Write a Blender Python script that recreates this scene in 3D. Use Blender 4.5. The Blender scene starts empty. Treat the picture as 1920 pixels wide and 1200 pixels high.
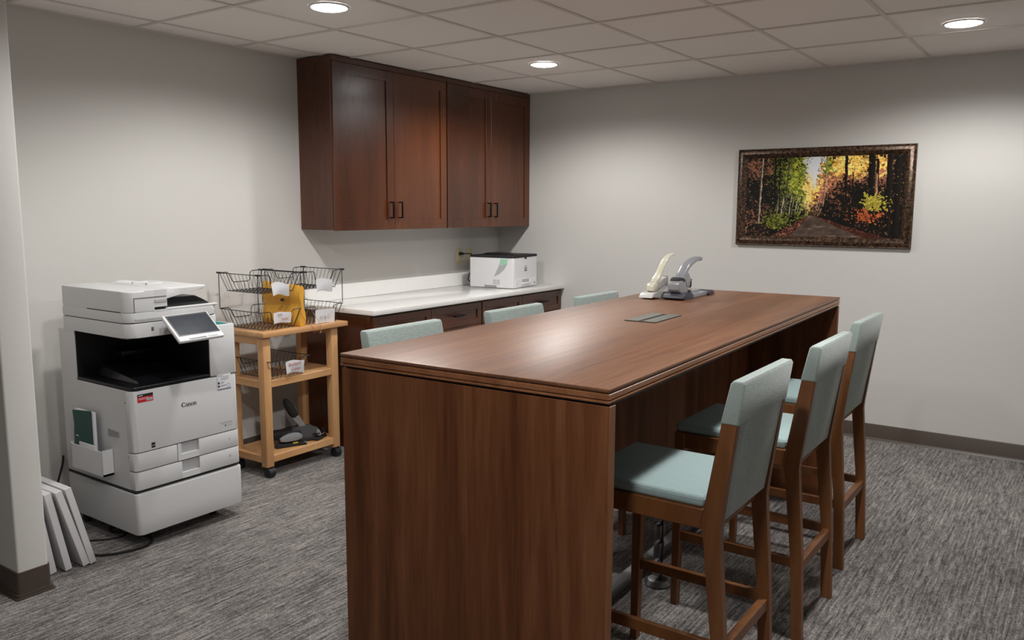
import bpy, bmesh, math, random
import numpy as np
from mathutils import Vector, Matrix
rnd = random.Random(7)
scene = bpy.context.scene
col = scene.collection
PI = math.pi

# ------------------------------------------------------------------ camera
CAM = dict(f=1550.68, yaw=34.9946, pitch=-7.6894, roll=0.2159, pos=(-5.7546, -4.1716, 1.5118))
def make_camera():
    y, p, r = (math.radians(CAM[k]) for k in ('yaw', 'pitch', 'roll'))
    fw = Vector((math.cos(y)*math.cos(p), math.sin(y)*math.cos(p), math.sin(p)))
    rt = Vector((math.sin(y), -math.cos(y), 0)); up = rt.cross(fw)
    R = rt*math.cos(r) + up*math.sin(r); U = -rt*math.sin(r) + up*math.cos(r)
    cd = bpy.data.cameras.new('camera'); cd.sensor_width = 36; cd.lens = CAM['f']/1920*36
    cd.clip_start = 0.05; cd.clip_end = 60
    o = bpy.data.objects.new('camera', cd); col.objects.link(o)
    B = -fw
    o.matrix_world = Matrix(((R.x, U.x, B.x, CAM['pos'][0]), (R.y, U.y, B.y, CAM['pos'][1]), (R.z, U.z, B.z, CAM['pos'][2]), (0, 0, 0, 1)))
    scene.camera = o
make_camera()

# ------------------------------------------------------------------ world, exposure, lamp settings
w = bpy.data.worlds.new('world'); scene.world = w; w.use_nodes = True
w.node_tree.nodes['Background'].inputs[0].default_value = (0.5, 0.5, 0.52, 1)
w.node_tree.nodes['Background'].inputs[1].default_value = 0.05
vs = scene.view_settings
vs.view_transform = 'Standard'; vs.look = 'None'; vs.gamma = 1.0; vs.use_curve_mapping = False
vs.exposure = 0.0
H = 2.431
LAMP_W = 103.0
LAMP_COL = (1.0, 0.985, 0.96)
# x, y of the recessed lights (the first three are the ones in view)
LIGHTS = [(-2.974, -1.184), (-1.132, -1.18), (-0.969, -3.556), (-2.97, -3.556), (-4.0, -1.9), (-5.0, -3.556)]

# ------------------------------------------------------------------ node helpers
def s2l(c):
    return tuple((v/255/12.92 if v/255 <= .04045 else ((v/255+.055)/1.055)**2.4) for v in c)
def new_mat(name):
    m = bpy.data.materials.new(name); m.use_nodes = True
    nt = m.node_tree; b = nt.nodes['Principled BSDF']
    return m, nt, b
def flat(name, rgb, rough=0.5, metal=0.0, spec=0.5, noise=0.0, bump=0.0, bscale=300, coat=0.0, emit=None, es=1.0):
    m, nt, b = new_mat(name)
    b.inputs['Base Color'].default_value = (*rgb, 1); b.inputs['Roughness'].default_value = rough
    b.inputs['Metallic'].default_value = metal; b.inputs['Specular IOR Level'].default_value = spec
    b.inputs['Coat Weight'].default_value = coat; b.inputs['Coat Roughness'].default_value = 0.15
    if emit:
        b.inputs['Emission Color'].default_value = (*emit, 1); b.inputs['Emission Strength'].default_value = es
    tc = nt.nodes.new('ShaderNodeTexCoord')
    n = nt.nodes.new('ShaderNodeTexNoise'); n.inputs['Scale'].default_value = bscale; n.inputs['Detail'].default_value = 3
    nt.links.new(tc.outputs['Object'], n.inputs['Vector'])
    mr = nt.nodes.new('ShaderNodeMapRange'); mr.inputs[3].default_value = 1-noise; mr.inputs[4].default_value = 1+noise
    nt.links.new(n.outputs['Fac'], mr.inputs[0])
    mx = nt.nodes.new('ShaderNodeMix'); mx.data_type = 'RGBA'; mx.blend_type = 'MULTIPLY'; mx.inputs[0].default_value = 1
    mx.inputs[6].default_value = (*rgb, 1); nt.links.new(mr.outputs[0], mx.inputs[7]); nt.links.new(mx.outputs[2], b.inputs['Base Color'])
    if bump:
        bp = nt.nodes.new('ShaderNodeBump'); bp.inputs['Strength'].default_value = bump; bp.inputs['Distance'].default_value = 0.002
        nt.links.new(n.outputs['Fac'], bp.inputs['Height']); nt.links.new(bp.outputs[0], b.inputs['Normal'])
    return m
def ramp(nt, stops):
    r = nt.nodes.new('ShaderNodeValToRGB'); e = r.color_ramp.elements
    while len(e) < len(stops): e.new(0.5)
    for i, (p, c) in enumerate(stops): e[i].position = p; e[i].color = (*c, 1)
    return r
def wood(name, axis, cols, rough=0.4, fine=0.25, scale=9.0, stretch=0.07, wavy=0.8, coat=0.0, blotch=0.0, contrast=(0.3, 0.7), spec=0.5):
    """grain running along local axis 0/1/2"""
    m, nt, b = new_mat(name)
    tc = nt.nodes.new('ShaderNodeTexCoord'); mp = nt.nodes.new('ShaderNodeMapping')
    s = [1.0, 1.0, 1.0]; s[axis] = stretch
    mp.inputs['Scale'].default_value = s
    nt.links.new(tc.outputs['Object'], mp.inputs['Vector'])
    n1 = nt.nodes.new('ShaderNodeTexNoise'); n1.inputs['Scale'].default_value = scale; n1.inputs['Detail'].default_value = 5
    n1.inputs['Distortion'].default_value = wavy; n1.inputs['Roughness'].default_value = 0.55
    nt.links.new(mp.outputs[0], n1.inputs['Vector'])
    n2 = nt.nodes.new('ShaderNodeTexNoise'); n2.inputs['Scale'].default_value = scale*14; n2.inputs['Detail'].default_value = 3
    nt.links.new(mp.outputs[0], n2.inputs['Vector'])
    mr = nt.nodes.new('ShaderNodeMath'); mr.operation = 'MULTIPLY_ADD'; mr.inputs[1].default_value = fine; nt.links.new(n2.outputs['Fac'], mr.inputs[0])
    ma = nt.nodes.new('ShaderNodeMath'); ma.operation = 'MULTIPLY'; ma.inputs[1].default_value = 1-fine; nt.links.new(n1.outputs['Fac'], ma.inputs[0])
    nt.links.new(ma.outputs[0], mr.inputs[2])
    lo, hi = contrast
    r = ramp(nt, [(lo, cols[0]), ((lo+hi)/2, cols[1]), (hi, cols[2])])
    nt.links.new(mr.outputs[0], r.inputs[0])
    out = r.outputs[0]
    if blotch:
        n3 = nt.nodes.new('ShaderNodeTexNoise'); n3.inputs['Scale'].default_value = 2.2; n3.inputs['Detail'].default_value = 2
        nt.links.new(tc.outputs['Object'], n3.inputs['Vector'])
        q = nt.nodes.new('ShaderNodeMapRange'); q.inputs[3].default_value = 1-blotch; q.inputs[4].default_value = 1+blotch; nt.links.new(n3.outputs['Fac'], q.inputs[0])
        mx = nt.nodes.new('ShaderNodeMix'); mx.data_type = 'RGBA'; mx.blend_type = 'MULTIPLY'; mx.inputs[0].default_value = 1
        nt.links.new(out, mx.inputs[6]); nt.links.new(q.outputs[0], mx.inputs[7]); out = mx.outputs[2]
    nt.links.new(out, b.inputs['Base Color'])
    b.inputs['Roughness'].default_value = rough; b.inputs['Specular IOR Level'].default_value = spec
    b.inputs['Coat Weight'].default_value = coat; b.inputs['Coat Roughness'].default_value = 0.25
    bp = nt.nodes.new('ShaderNodeBump'); bp.inputs['Strength'].default_value = 0.08; bp.inputs['Distance'].default_value = 0.001
    nt.links.new(n2.outputs['Fac'], bp.inputs['Height']); nt.links.new(bp.outputs[0], b.inputs['Normal'])
    return m
def carpet_mat():
    m, nt, b = new_mat('carpet')
    tc = nt.nodes.new('ShaderNodeTexCoord')
    def noise(sx, sy, det=3, rough=.6, off=0):
        mp = nt.nodes.new('ShaderNodeMapping'); mp.inputs['Scale'].default_value = (sx, sy, 1); mp.inputs['Location'].default_value = (off, off, 0)
        nt.links.new(tc.outputs['Object'], mp.inputs['Vector'])
        n = nt.nodes.new('ShaderNodeTexNoise'); n.inputs['Scale'].default_value = 1; n.inputs['Detail'].default_value = det; n.inputs['Roughness'].default_value = rough
        nt.links.new(mp.outputs[0], n.inputs['Vector']); return n.outputs['Fac']
    def math_(op, a, c=None, v=None):
        q = nt.nodes.new('ShaderNodeMath'); q.operation = op; nt.links.new(a, q.inputs[0])
        if c is not None: nt.links.new(c, q.inputs[1])
        if v is not None: q.inputs[1].default_value = v
        return q.outputs[0]
    streak = noise(14, 80, 2, .55); fine = noise(190, 250, 2, .7, 5); loop = noise(60, 75, 2, .6, 9); big = noise(3, 5, 2, .5, 2); thread = noise(4, 120, 1, .5, 11)
    s = math_('MULTIPLY', streak, v=.20)
    for a, k in ((fine, .36), (loop, .17), (big, .07), (thread, .20)):
        s = math_('ADD', s, math_('MULTIPLY', a, v=k))
    r = ramp(nt, [(0.40, (0.022, 0.020, 0.020)), (0.46, (0.092, 0.085, 0.081)), (0.53, (0.235, 0.216, 0.205)), (0.62, (0.44, 0.405, 0.38))])
    nt.links.new(s, r.inputs[0]); nt.links.new(r.outputs[0], b.inputs['Base Color'])
    b.inputs['Roughness'].default_value = 0.95; b.inputs['Specular IOR Level'].default_value = 0.15
    b.inputs['Sheen Weight'].default_value = 0.1
    bp = nt.nodes.new('ShaderNodeBump'); bp.inputs['Strength'].default_value = 0.6; bp.inputs['Distance'].default_value = 0.004
    nt.links.new(s, bp.inputs['Height']); nt.links.new(bp.outputs[0], b.inputs['Normal'])
    return m
def fabric_mat(name, rgb, rows=0):
    m, nt, b = new_mat(name)
    tc = nt.nodes.new('ShaderNodeTexCoord')
    n = nt.nodes.new('ShaderNodeTexNoise'); n.inputs['Scale'].default_value = 700; n.inputs['Detail'].default_value = 2
    mp = nt.nodes.new('ShaderNodeMapping'); mp.inputs['Scale'].default_value = (0.6, 0.6, 0.6) if not rows else (0.08, .6, .45)
    nt.links.new(tc.outputs['Object'], mp.inputs['Vector']); nt.links.new(mp.outputs[0], n.inputs['Vector'])
    r = ramp(nt, [(0.3, tuple(v*0.84 for v in rgb)), (0.7, tuple(min(1, v*1.14) for v in rgb))])
    nt.links.new(n.outputs['Fac'], r.inputs[0])
    nt.links.new(r.outputs[0], b.inputs['Base Color'])
    b.inputs['Roughness'].default_value = 0.9; b.inputs['Sheen Weight'].default_value = 0.25; b.inputs['Specular IOR Level'].default_value = 0.2
    bp = nt.nodes.new('ShaderNodeBump'); bp.inputs['Strength'].default_value = 0.3; bp.inputs['Distance'].default_value = 0.001
    nt.links.new(n.outputs['Fac'], bp.inputs['Height']); nt.links.new(bp.outputs[0], b.inputs['Normal'])
    return m

M = {}
M['wall'] = flat('wall_paint', (0.60, 0.585, 0.56), 0.75, noise=0.02, bump=0.12, bscale=220, spec=0.3)
M['wall_end'] = M['wall']
M['ceil'] = flat('ceiling_tile', (0.90, 0.86, 0.82), 0.95, noise=0.05, bump=0.35, bscale=260, spec=0.1)
M['tbar'] = flat('ceiling_grid_metal', (0.70, 0.66, 0.62), 0.6, spec=0.3)
M['carpet'] = carpet_mat()
M['base'] = flat('rubber_baseboard', s2l((74, 63, 55)), 0.38, noise=0.05, bscale=40)
TW = [(0.100, 0.036, 0.014), (0.170, 0.069, 0.029), (0.240, 0.108, 0.051)]
PW = [(0.100, 0.031, 0.0105), (0.165, 0.058, 0.022), (0.235, 0.093, 0.039)]
M['table_top'] = wood('laminate_grain_lengthwise', 0, TW, 0.44, 0.40, 7, 0.045, 0.7, contrast=(0.34, 0.68), spec=0.7)
M['table_side'] = wood('laminate_grain_upright', 2, PW, 0.5, 0.22, 8, 0.07, 1.5, contrast=(0.35, 0.66), spec=0.25)
M['table_edge'] = wood('laminate_edge_band_highlit', 0, [tuple(v*1.55 for v in c) for c in TW], 0.33, 0.3, 10, 0.06, 0.6)  # edge band; laminate tone raised so the colour carries the edge highlights
M['table_edge_y'] = wood('laminate_edge_band_cross', 1, [tuple(v*1.1 for v in c) for c in TW], 0.33, 0.3, 10, 0.06, 0.6)
M['table_strip'] = wood('laminate_edge_band_upright', 2, [tuple(v*1.45 for v in c) for c in TW], 0.4, 0.3, 10, 0.06, 0.6)
M['spacer'] = flat('dark_spacer', (0.02, 0.022, 0.028), 0.6)
CW = [(0.042, 0.0098, 0.0030), (0.078, 0.0200, 0.0052), (0.118, 0.0335, 0.0088)]
M['cherry'] = wood('stained_cherry', 2, CW, 0.27, 0.15, 3.0, 0.12, 0.08, blotch=0.14, contrast=(0.33, 0.68), spec=0.5, coat=0.35)
M['cherry_h'] = wood('stained_cherry_level', 0, CW, 0.3, 0.15, 3.0, 0.12, 0.08, blotch=0.14, contrast=(0.33, 0.68), spec=0.5, coat=0.35)
M['handle'] = flat('black_bronze', (0.008, 0.008, 0.010), 0.35, metal=0.6)
M['quartz'] = flat('white_quartz', (0.80, 0.79, 0.77), 0.12, noise=0.025, bscale=14, spec=0.5)
M['stool_wood'] = wood('stool_walnut', 2, [(0.120, 0.043, 0.013), (0.175, 0.066, 0.021), (0.230, 0.092, 0.031)], 0.42, 0.2, 12, 0.1, 0.5, contrast=(0.3, 0.7))
M['aqua'] = fabric_mat('aqua_weave', (0.335, 0.445, 0.445))
M['aqua_back'] = fabric_mat('aqua_weave_ribbed', (0.31, 0.365, 0.345), rows=1)
M['maple'] = wood('oiled_birch', 0, [(0.40, 0.19, 0.07), (0.54, 0.29, 0.125), (0.66, 0.40, 0.20)], 0.4, 0.2, 8, 0.08, 0.7)
M['maple_v'] = wood('oiled_birch_upright', 2, [(0.40, 0.19, 0.07), (0.54, 0.29, 0.125), (0.66, 0.40, 0.20)], 0.4, 0.2, 8, 0.08, 0.7)
M['maple_y'] = wood('oiled_birch_cross', 1, [(0.40, 0.19, 0.07), (0.54, 0.29, 0.125), (0.66, 0.40, 0.20)], 0.4, 0.2, 8, 0.08, 0.7)
M['white'] = flat('copier_white_plastic', (0.60, 0.60, 0.605), 0.42, noise=0.015, bscale=200)
M['white2'] = flat('white_plastic', (0.72, 0.72, 0.73), 0.35)
M['grey_p'] = flat('grey_plastic', (0.30, 0.30, 0.31), 0.45)
M['dgrey'] = flat('dark_grey_plastic', (0.075, 0.075, 0.08), 0.35)
M['lgrey'] = flat('light_grey_plastic', (0.42, 0.42, 0.43), 0.42)
M['black'] = flat('black_plastic', (0.008, 0.008, 0.010), 0.3)
M['blackm'] = flat('matt_black', (0.010, 0.010, 0.011), 0.7)
M['seam'] = flat('seam_shadow_gap', (0.03, 0.03, 0.03), 0.8)
M['screen'] = flat('touch_screen_glass', (0.030, 0.036, 0.046), 0.16, noise=0.35, bscale=18)
M['wire'] = flat('black_wire', (0.012, 0.012, 0.014), 0.4, metal=0.3)
M['paper'] = flat('paper', (0.72, 0.72, 0.75), 0.7, noise=0.05, bscale=25, bump=0.5)
M['manila'] = flat('manila_envelope_paper', (0.66, 0.335, 0.035), 0.6, noise=0.12, bscale=16, bump=0.4)
M['ink'] = flat('black_ink', (0.012, 0.012, 0.015), 0.6)
M['ink_red'] = flat('red_ink', (0.42, 0.06, 0.04), 0.6)
M['ink_blue'] = flat('navy_ink', (0.045, 0.045, 0.16), 0.6)
M['ink_grey'] = flat('grey_ink', (0.33, 0.33, 0.35), 0.6)
M['red'] = flat('red_label', (0.52, 0.02, 0.02), 0.45)
M['green'] = flat('dark_green_cover', (0.006, 0.065, 0.055), 0.4)
M['teal'] = flat('teal_card', (0.01, 0.22, 0.22), 0.45)
M['mint'] = flat('mint_green_print', (0.33, 0.62, 0.44), 0.4)
M['ivory'] = flat('ivory_plastic', (0.62, 0.55, 0.34), 0.4)
M['steel'] = flat('silver_metal', (0.55, 0.55, 0.57), 0.3, metal=0.8)
M['dsteel'] = flat('dull_silver_metal', (0.24, 0.24, 0.25), 0.3, metal=0.8)
M['silver'] = flat('silver_grey_plastic', (0.24, 0.245, 0.265), 0.28, coat=0.3)
M['slate'] = flat('slate_rubber', (0.045, 0.046, 0.06), 0.5)
M['cream'] = flat('cream_plastic', (0.60, 0.575, 0.455), 0.25, coat=0.3)
M['putty'] = flat('pale_grey_plastic', (0.52, 0.51, 0.49), 0.35)
M['alu'] = flat('brushed_aluminium', (0.26, 0.26, 0.265), 0.45, metal=0.5)
M['hatch'] = flat('grey_green_anodised', (0.20, 0.205, 0.18), 0.35, metal=0.5)
M['board'] = flat('white_board', (0.62, 0.61, 0.62), 0.55)
M['lens'] = flat('lit_lens', (0.9, 0.9, 0.9), 0.5, emit=(1, 0.985, 0.97), es=31.0)
M['trimring'] = flat('white_trim', (0.75, 0.75, 0.75), 0.5)
M['bronze'] = None
M['dial'] = flat('rubber_black', (0.010, 0.011, 0.014), 0.55)
M['orange'] = flat('orange_string', (0.55, 0.10, 0.03), 0.7)
M['tan'] = flat('tan_rubber', (0.50, 0.33, 0.15), 0.7)
M['yellow'] = flat('yellow_sticker', (0.55, 0.45, 0.02), 0.5)

# ------------------------------------------------------------------ mesh helpers
class MB:
    def __init__(s): s.bm = bmesh.new()
    def _bev(s, verts, bev, seg=2):
        if bev:
            vs_ = set(verts)
            ed = [e for e in s.bm.edges if e.verts[0] in vs_ and e.verts[1] in vs_]
            bmesh.ops.bevel(s.bm, geom=ed, offset=bev, segments=seg, profile=0.5, affect='EDGES', clamp_overlap=True)
    def hexa(s, pts, bev=0, seg=2):
        v = [s.bm.verts.new(p) for p in pts]
        for f in ((0, 3, 2, 1), (4, 5, 6, 7), (0, 1, 5, 4), (1, 2, 6, 5), (2, 3, 7, 6), (3, 0, 4, 7)):
            s.bm.faces.new([v[i] for i in f])
        s._bev(v, bev, seg); return s
    def box(s, x0, x1, y0, y1, z0, z1, bev=0, seg=2):
        return s.hexa([(x0, y0, z0), (x1, y0, z0), (x1, y1, z0), (x0, y1, z0), (x0, y0, z1), (x1, y0, z1), (x1, y1, z1), (x0, y1, z1)], bev, seg)
    def bar(s, p, q, w_, h_, bev=0, upv=(0, 0, 1)):
        p, q = Vector(p), Vector(q); d = (q-p).normalized(); u = Vector(upv)
        a = d.cross(u)
        if a.length < 1e-4: a = d.cross(Vector((0, 1, 0)))
        a.normalize(); b_ = a.cross(d)
        c = []
        for base in (p, q):
            for sx, sy in ((-1, -1), (1, -1), (1, 1), (-1, 1)):
                c.append(base + a*sx*w_/2 + b_*sy*h_/2)
        return s.hexa(c, bev)
    def prism(s, poly, axis, a, b, bev=0, seg=2):
        """poly: 2-D points in the two other axes (x,y / x,z / y,z order), extruded from a to b along axis"""
        def P(u, v, t):
            return {0: (t, u, v), 1: (u, t, v), 2: (u, v, t)}[axis]
        A = [s.bm.verts.new(P(u, v, a)) for u, v in poly]; B = [s.bm.verts.new(P(u, v, b)) for u, v in poly]
        n = len(poly)
        fa = s.bm.faces.new(A); fb = s.bm.faces.new(B[::-1])
        for i in range(n): s.bm.faces.new([A[(i+1) % n], A[i], B[i], B[(i+1) % n]])
        if bev:
            ed = list(fa.edges)+list(fb.edges)
            bmesh.ops.bevel(s.bm, geom=ed, offset=bev, segments=seg, profile=0.5, affect='EDGES', clamp_overlap=True)
        return s
    def tube(s, pts, r, seg=8, close=False, rs=None):
        pts = [Vector(p) for p in pts]; n = len(pts); rings = []
        prev = None
        for i, p in enumerate(pts):
            if close: d = pts[(i+1) % n]-pts[i-1]
            else: d = pts[min(i+1, n-1)]-pts[max(i-1, 0)]
            d.normalize()
            if prev is None:
                a = d.orthogonal().normalized()
            else:
                a = (prev - d*prev.dot(d)); a = a.normalized() if a.length > 1e-6 else d.orthogonal().normalized()
            prev = a; b_ = d.cross(a); rr = rs[i] if rs else r
            rings.append([s.bm.verts.new(p + (a*math.cos(2*PI*k/seg) + b_*math.sin(2*PI*k/seg))*rr) for k in range(seg)])
        m = n if close else n-1
        for i in range(m):
            A, B = rings[i], rings[(i+1) % n]
            for k in range(seg): s.bm.faces.new([A[k], A[(k+1) % seg], B[(k+1) % seg], B[k]])
        if not close:
            s.bm.faces.new(rings[0][::-1]); s.bm.faces.new(rings[-1])
        return s
    def cyl(s, p, q, r, seg=20, r2=None):
        return s.tube([p, q], r, seg, rs=[r, r2 if r2 is not None else r])
    def lathe(s, prof, c=(0, 0, 0), axis=2, seg=32):
        rings = []
        for r, h in prof:
            ring = []
            for k in range(seg):
                a = 2*PI*k/seg; u, v = r*math.cos(a), r*math.sin(a)
                p = {2: (u, v, h), 1: (u, h, v), 0: (h, u, v)}[axis]
                ring.append(s.bm.verts.new(Vector(c)+Vector(p)))
            rings.append(ring)
        for A, B in zip(rings, rings[1:]):
            for k in range(seg): s.bm.faces.new([A[k], A[(k+1) % seg], B[(k+1) % seg], B[k]])
        s.bm.faces.new(rings[0][::-1]); s.bm.faces.new(rings[-1]); return s
    def xf(s, mat):
        bmesh.ops.transform(s.bm, matrix=mat, verts=s.bm.verts); return s
    def mesh(s, name, angle=32):
        bmesh.ops.remove_doubles(s.bm, verts=s.bm.verts, dist=1e-6)
        bmesh.ops.recalc_face_normals(s.bm, faces=s.bm.faces)
        me = bpy.data.meshes.new(name); s.bm.to_mesh(me); s.bm.free()
        if len(me.polygons):
            me.polygons.foreach_set('use_smooth', [True]*len(me.polygons)); me.set_sharp_from_angle(angle=math.radians(angle))
        return me
def lever(spine, yc, seg=20, ex=2.6):
    """curved lever: spine = (x, z, half width across, half thickness) per station, in the plane y = yc"""
    g = MB(); n = len(spine); rings = []
    for i, (x, z, a, b) in enumerate(spine):
        p0, p1 = spine[max(i-1, 0)], spine[min(i+1, n-1)]
        d = Vector((p1[0]-p0[0], 0, p1[1]-p0[1])).normalized(); nn = Vector((-d.z, 0, d.x))
        ring = []
        for k in range(seg):
            t_ = 2*PI*k/seg; c_, s_ = math.cos(t_), math.sin(t_)
            cc = math.copysign(abs(c_)**(2/ex), c_); ss = math.copysign(abs(s_)**(2/ex), s_)
            ring.append(g.bm.verts.new(Vector((x, yc, z)) + Vector((0, a*cc, 0)) + nn*b*ss))
        rings.append(ring)
    for A, B in zip(rings, rings[1:]):
        for k in range(seg): g.bm.faces.new([A[k], A[(k+1) % seg], B[(k+1) % seg], B[k]])
    g.bm.faces.new(rings[0][::-1]); g.bm.faces.new(rings[-1]); return g
def resample(sp, n=4):
    return [tuple(v) for v in spline4(sp, n)]
def spline4(P, n):
    out = []
    for i in range(len(P)-1):
        p0, p1, p2, p3 = [np.array(P[max(0, min(j, len(P)-1))], float) for j in (i-1, i, i+1, i+2)]
        for k in range(n):
            t_ = k/n; out.append(.5*((2*p1)+(p2-p0)*t_+(2*p0-5*p1+4*p2-p3)*t_**2+(3*p1-p0-3*p2+p3)*t_**3))
    out.append(np.array(P[-1], float)); return out
def rrect(x0, x1, y0, y1, r, which=(1, 1, 1, 1), n=6):
    """rounded rectangle; which = corners (x0y0, x1y0, x1y1, x0y1)"""
    out = []
    for i, (cx, cy, a0) in enumerate(((x0, y0, PI), (x1, y0, 1.5*PI), (x1, y1, 0), (x0, y1, .5*PI))):
        if not which[i]: out.append((cx, cy)); continue
        ox = cx + (r if cx == x0 else -r); oy = cy + (r if cy == y0 else -r)
        for k in range(n+1):
            a = a0 + .5*PI*k/n; out.append((ox+r*math.cos(a), oy+r*math.sin(a)))
    return out
def tag(o, label=None, cat=None, group=None, kind=None):
    if label: o['label'] = label
    if cat: o['category'] = cat
    if group: o['group'] = group
    if kind: o['kind'] = kind
    return o
def root(name, loc, label, cat, rz=0, group=None):
    o = bpy.data.objects.new(name, None); o.empty_display_size = 0.1; col.objects.link(o)
    o.location = loc; o.rotation_euler = (0, 0, rz)
    return tag(o, label, cat, group)
def part(name, mb, mat, parent, world=True, label=None, angle=32):
    """world=True: geometry was written in world coordinates; stored relative to the (unrotated) root"""
    if world:
        r = parent
        off = Vector((0, 0, 0))
        while r is not None: off += r.location; r = r.parent
        mb.xf(Matrix.Translation(-off))
    me = mb.mesh(name, angle); me.materials.append(mat)
    o = bpy.data.objects.new(name, me); col.objects.link(o)
    if parent: o.parent = parent
    if label: o['label'] = label
    return o
def single(name, mb, mat, label, cat, group=None, angle=32):
    me = mb.mesh(name, angle); me.materials.append(mat)
    o = bpy.data.objects.new(name, me); col.objects.link(o)
    # origin to base centre
    xs = [v.co for v in me.vertices]
    c = Vector(((min(v.x for v in xs)+max(v.x for v in xs))/2, (min(v.y for v in xs)+max(v.y for v in xs))/2, min(v.z for v in xs)))
    me.transform(Matrix.Translation(-c)); o.location = c
    return tag(o, label, cat, group)
def struct(name, mb, mat, angle=32):
    me = mb.mesh(name, angle); me.materials.append(mat)
    o = bpy.data.objects.new(name, me); col.objects.link(o); o['kind'] = 'structure'; return o
def copy_tree(o, parent=None):
    kids = list(o.children)
    c = o.copy(); col.objects.link(c)
    if parent: c.parent = parent
    for ch in kids: copy_tree(ch, c)
    return c
def text_mb(body, size, thick=0.0006, bold=0.0):
    cu = bpy.data.curves.new('t', 'FONT'); cu.body = body; cu.size = size; cu.extrude = thick/2; cu.offset = bold; cu.align_x = 'LEFT'; cu.resolution_u = 3
    o = bpy.data.objects.new('t', cu); col.objects.link(o)
    me = bpy.data.meshes.new_from_object(o.evaluated_get(bpy.context.evaluated_depsgraph_get()))
    mb = MB(); mb.bm.from_mesh(me)
    bpy.data.objects.remove(o); bpy.data.curves.remove(cu); bpy.data.meshes.remove(me)
    return mb
def front_xf(x, y, z, tilt=0):   # text in XY plane -> facing -Y at x,y,z
    return Matrix.Translation((x, y, z)) @ Matrix.Rotation(tilt, 4, 'Y') @ Matrix.Rotation(PI/2, 4, 'X')
def merge(a, b):
    me = bpy.data.meshes.new('tmp'); b.bm.to_mesh(me); b.bm.free(); a.bm.from_mesh(me); bpy.data.meshes.remove(me); return a

# ------------------------------------------------------------------ structure
XL, YF = -8.0, -5.9      # far ends of the room behind the camera
struct('floor', MB().box(XL-.1, .1, YF-.1, .1, -.1, 0), M['carpet'])
struct('wall_left', MB().box(XL, 0, 0, .12, 0, H+.06), M['wall'])
struct('wall_right', MB().box(0, .12, YF, .12, 0, H+.06), M['wall'])
struct('wall_front', MB().box(XL, .12, YF-.12, YF, 0, H+.06), M['wall'])
struct('wall_rear', MB().box(XL-.12, XL, YF-.12, .12, 0, H+.06), M['wall'])
PX0, PX1, PY = -4.36, -4.245, -.866
struct('wall_partition', MB().prism(rrect(PX0, PX1, PY, 0, .008, (1, 1, 0, 0), 3), 2, 0, H), M['wall'])
struct('ceiling', MB().box(XL-.1, .1, YF-.1, .1, H+.006, H+.08), M['ceil'])
A_, X0_, B_, Y0_ = .6218, .7481, .6083, .2227
g = MB(); k = 0
x = -X0_
while x > XL: g.box(x-.0098, x+.0098, YF, 0, H, H+.0058); x -= A_
struct('trim_1', g, M['tbar'])
g = MB(); y = -Y0_
while y > YF: g.box(XL, 0, y-.0098, y+.0098, H+.0006, H+.0057); y -= B_
struct('trim_2', g, M['tbar'])
g = MB()
g.box(XL, -.02, -.02, 0, H+.0002, H+.0059); g.box(-.02, 0, YF, 0, H+.0002, H+.0059)
struct('trim_3', g, M['tbar'])
# vinyl baseboard with a small toe that curls onto the carpet
bbp = [(0, .104), (-.003, .105), (-.006, .10), (-.0065, .018), (-.012, .006), (-.019, 0), (0, 0)]
struct('baseboard_right', MB().prism([(u, v) for u, v in bbp], 1, YF, -.6), M['base'])
struct('baseboard_left', MB().prism([(u, v) for u, v in bbp], 0, PX1, -2.18), M['base'])
t = .0065
g = MB()
for e, z0, z1 in ((.006, .018, .105), (.012, .006, .018), (.018, 0, .006)):
    g.prism(rrect(PX0-e, PX1+e, PY-e, 0, .014, (1, 1, 0, 0), 4), 2, z0, z1)
struct('baseboard_partition', g, M['base'])

# ------------------------------------------------------------------ recessed lights
names = {0: 'round recessed ceiling light left of the wall cabinets, leftmost of three in view',
         1: 'round recessed ceiling light just in front of the wall cabinets, middle of three',
         2: 'round recessed ceiling light farthest right, beyond the framed forest picture'}
for i, (x, y) in enumerate(LIGHTS):
    r = root('ceiling_light', (x, y, H), names.get(i, 'round recessed ceiling light above the open floor out of the picture'), 'ceiling light', group='recessed ceiling lights')
    part('lens', MB().lathe([(.002, -.013), (.045, -.0115), (.070, -.007), (.082, -.001), (.083, .004), (.002, .004)], seg=40), M['lens'], r, False)
    part('trim_ring', MB().lathe([(.0835, .004), (.0835, -.003), (.090, -.0022), (.094, .004)], seg=40), M['trimring'], r, False)
    ld = bpy.data.lights.new('lamp', 'SPOT'); ld.spot_size = math.radians(163); ld.spot_blend = .5; ld.shadow_soft_size = .07; ld.energy = LAMP_W*(.62 if i == 4 else 1); ld.color = LAMP_COL
    lo = bpy.data.objects.new('lamp', ld); col.objects.link(lo); lo.parent = r; lo.location = (0, 0, -.02)

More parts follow.
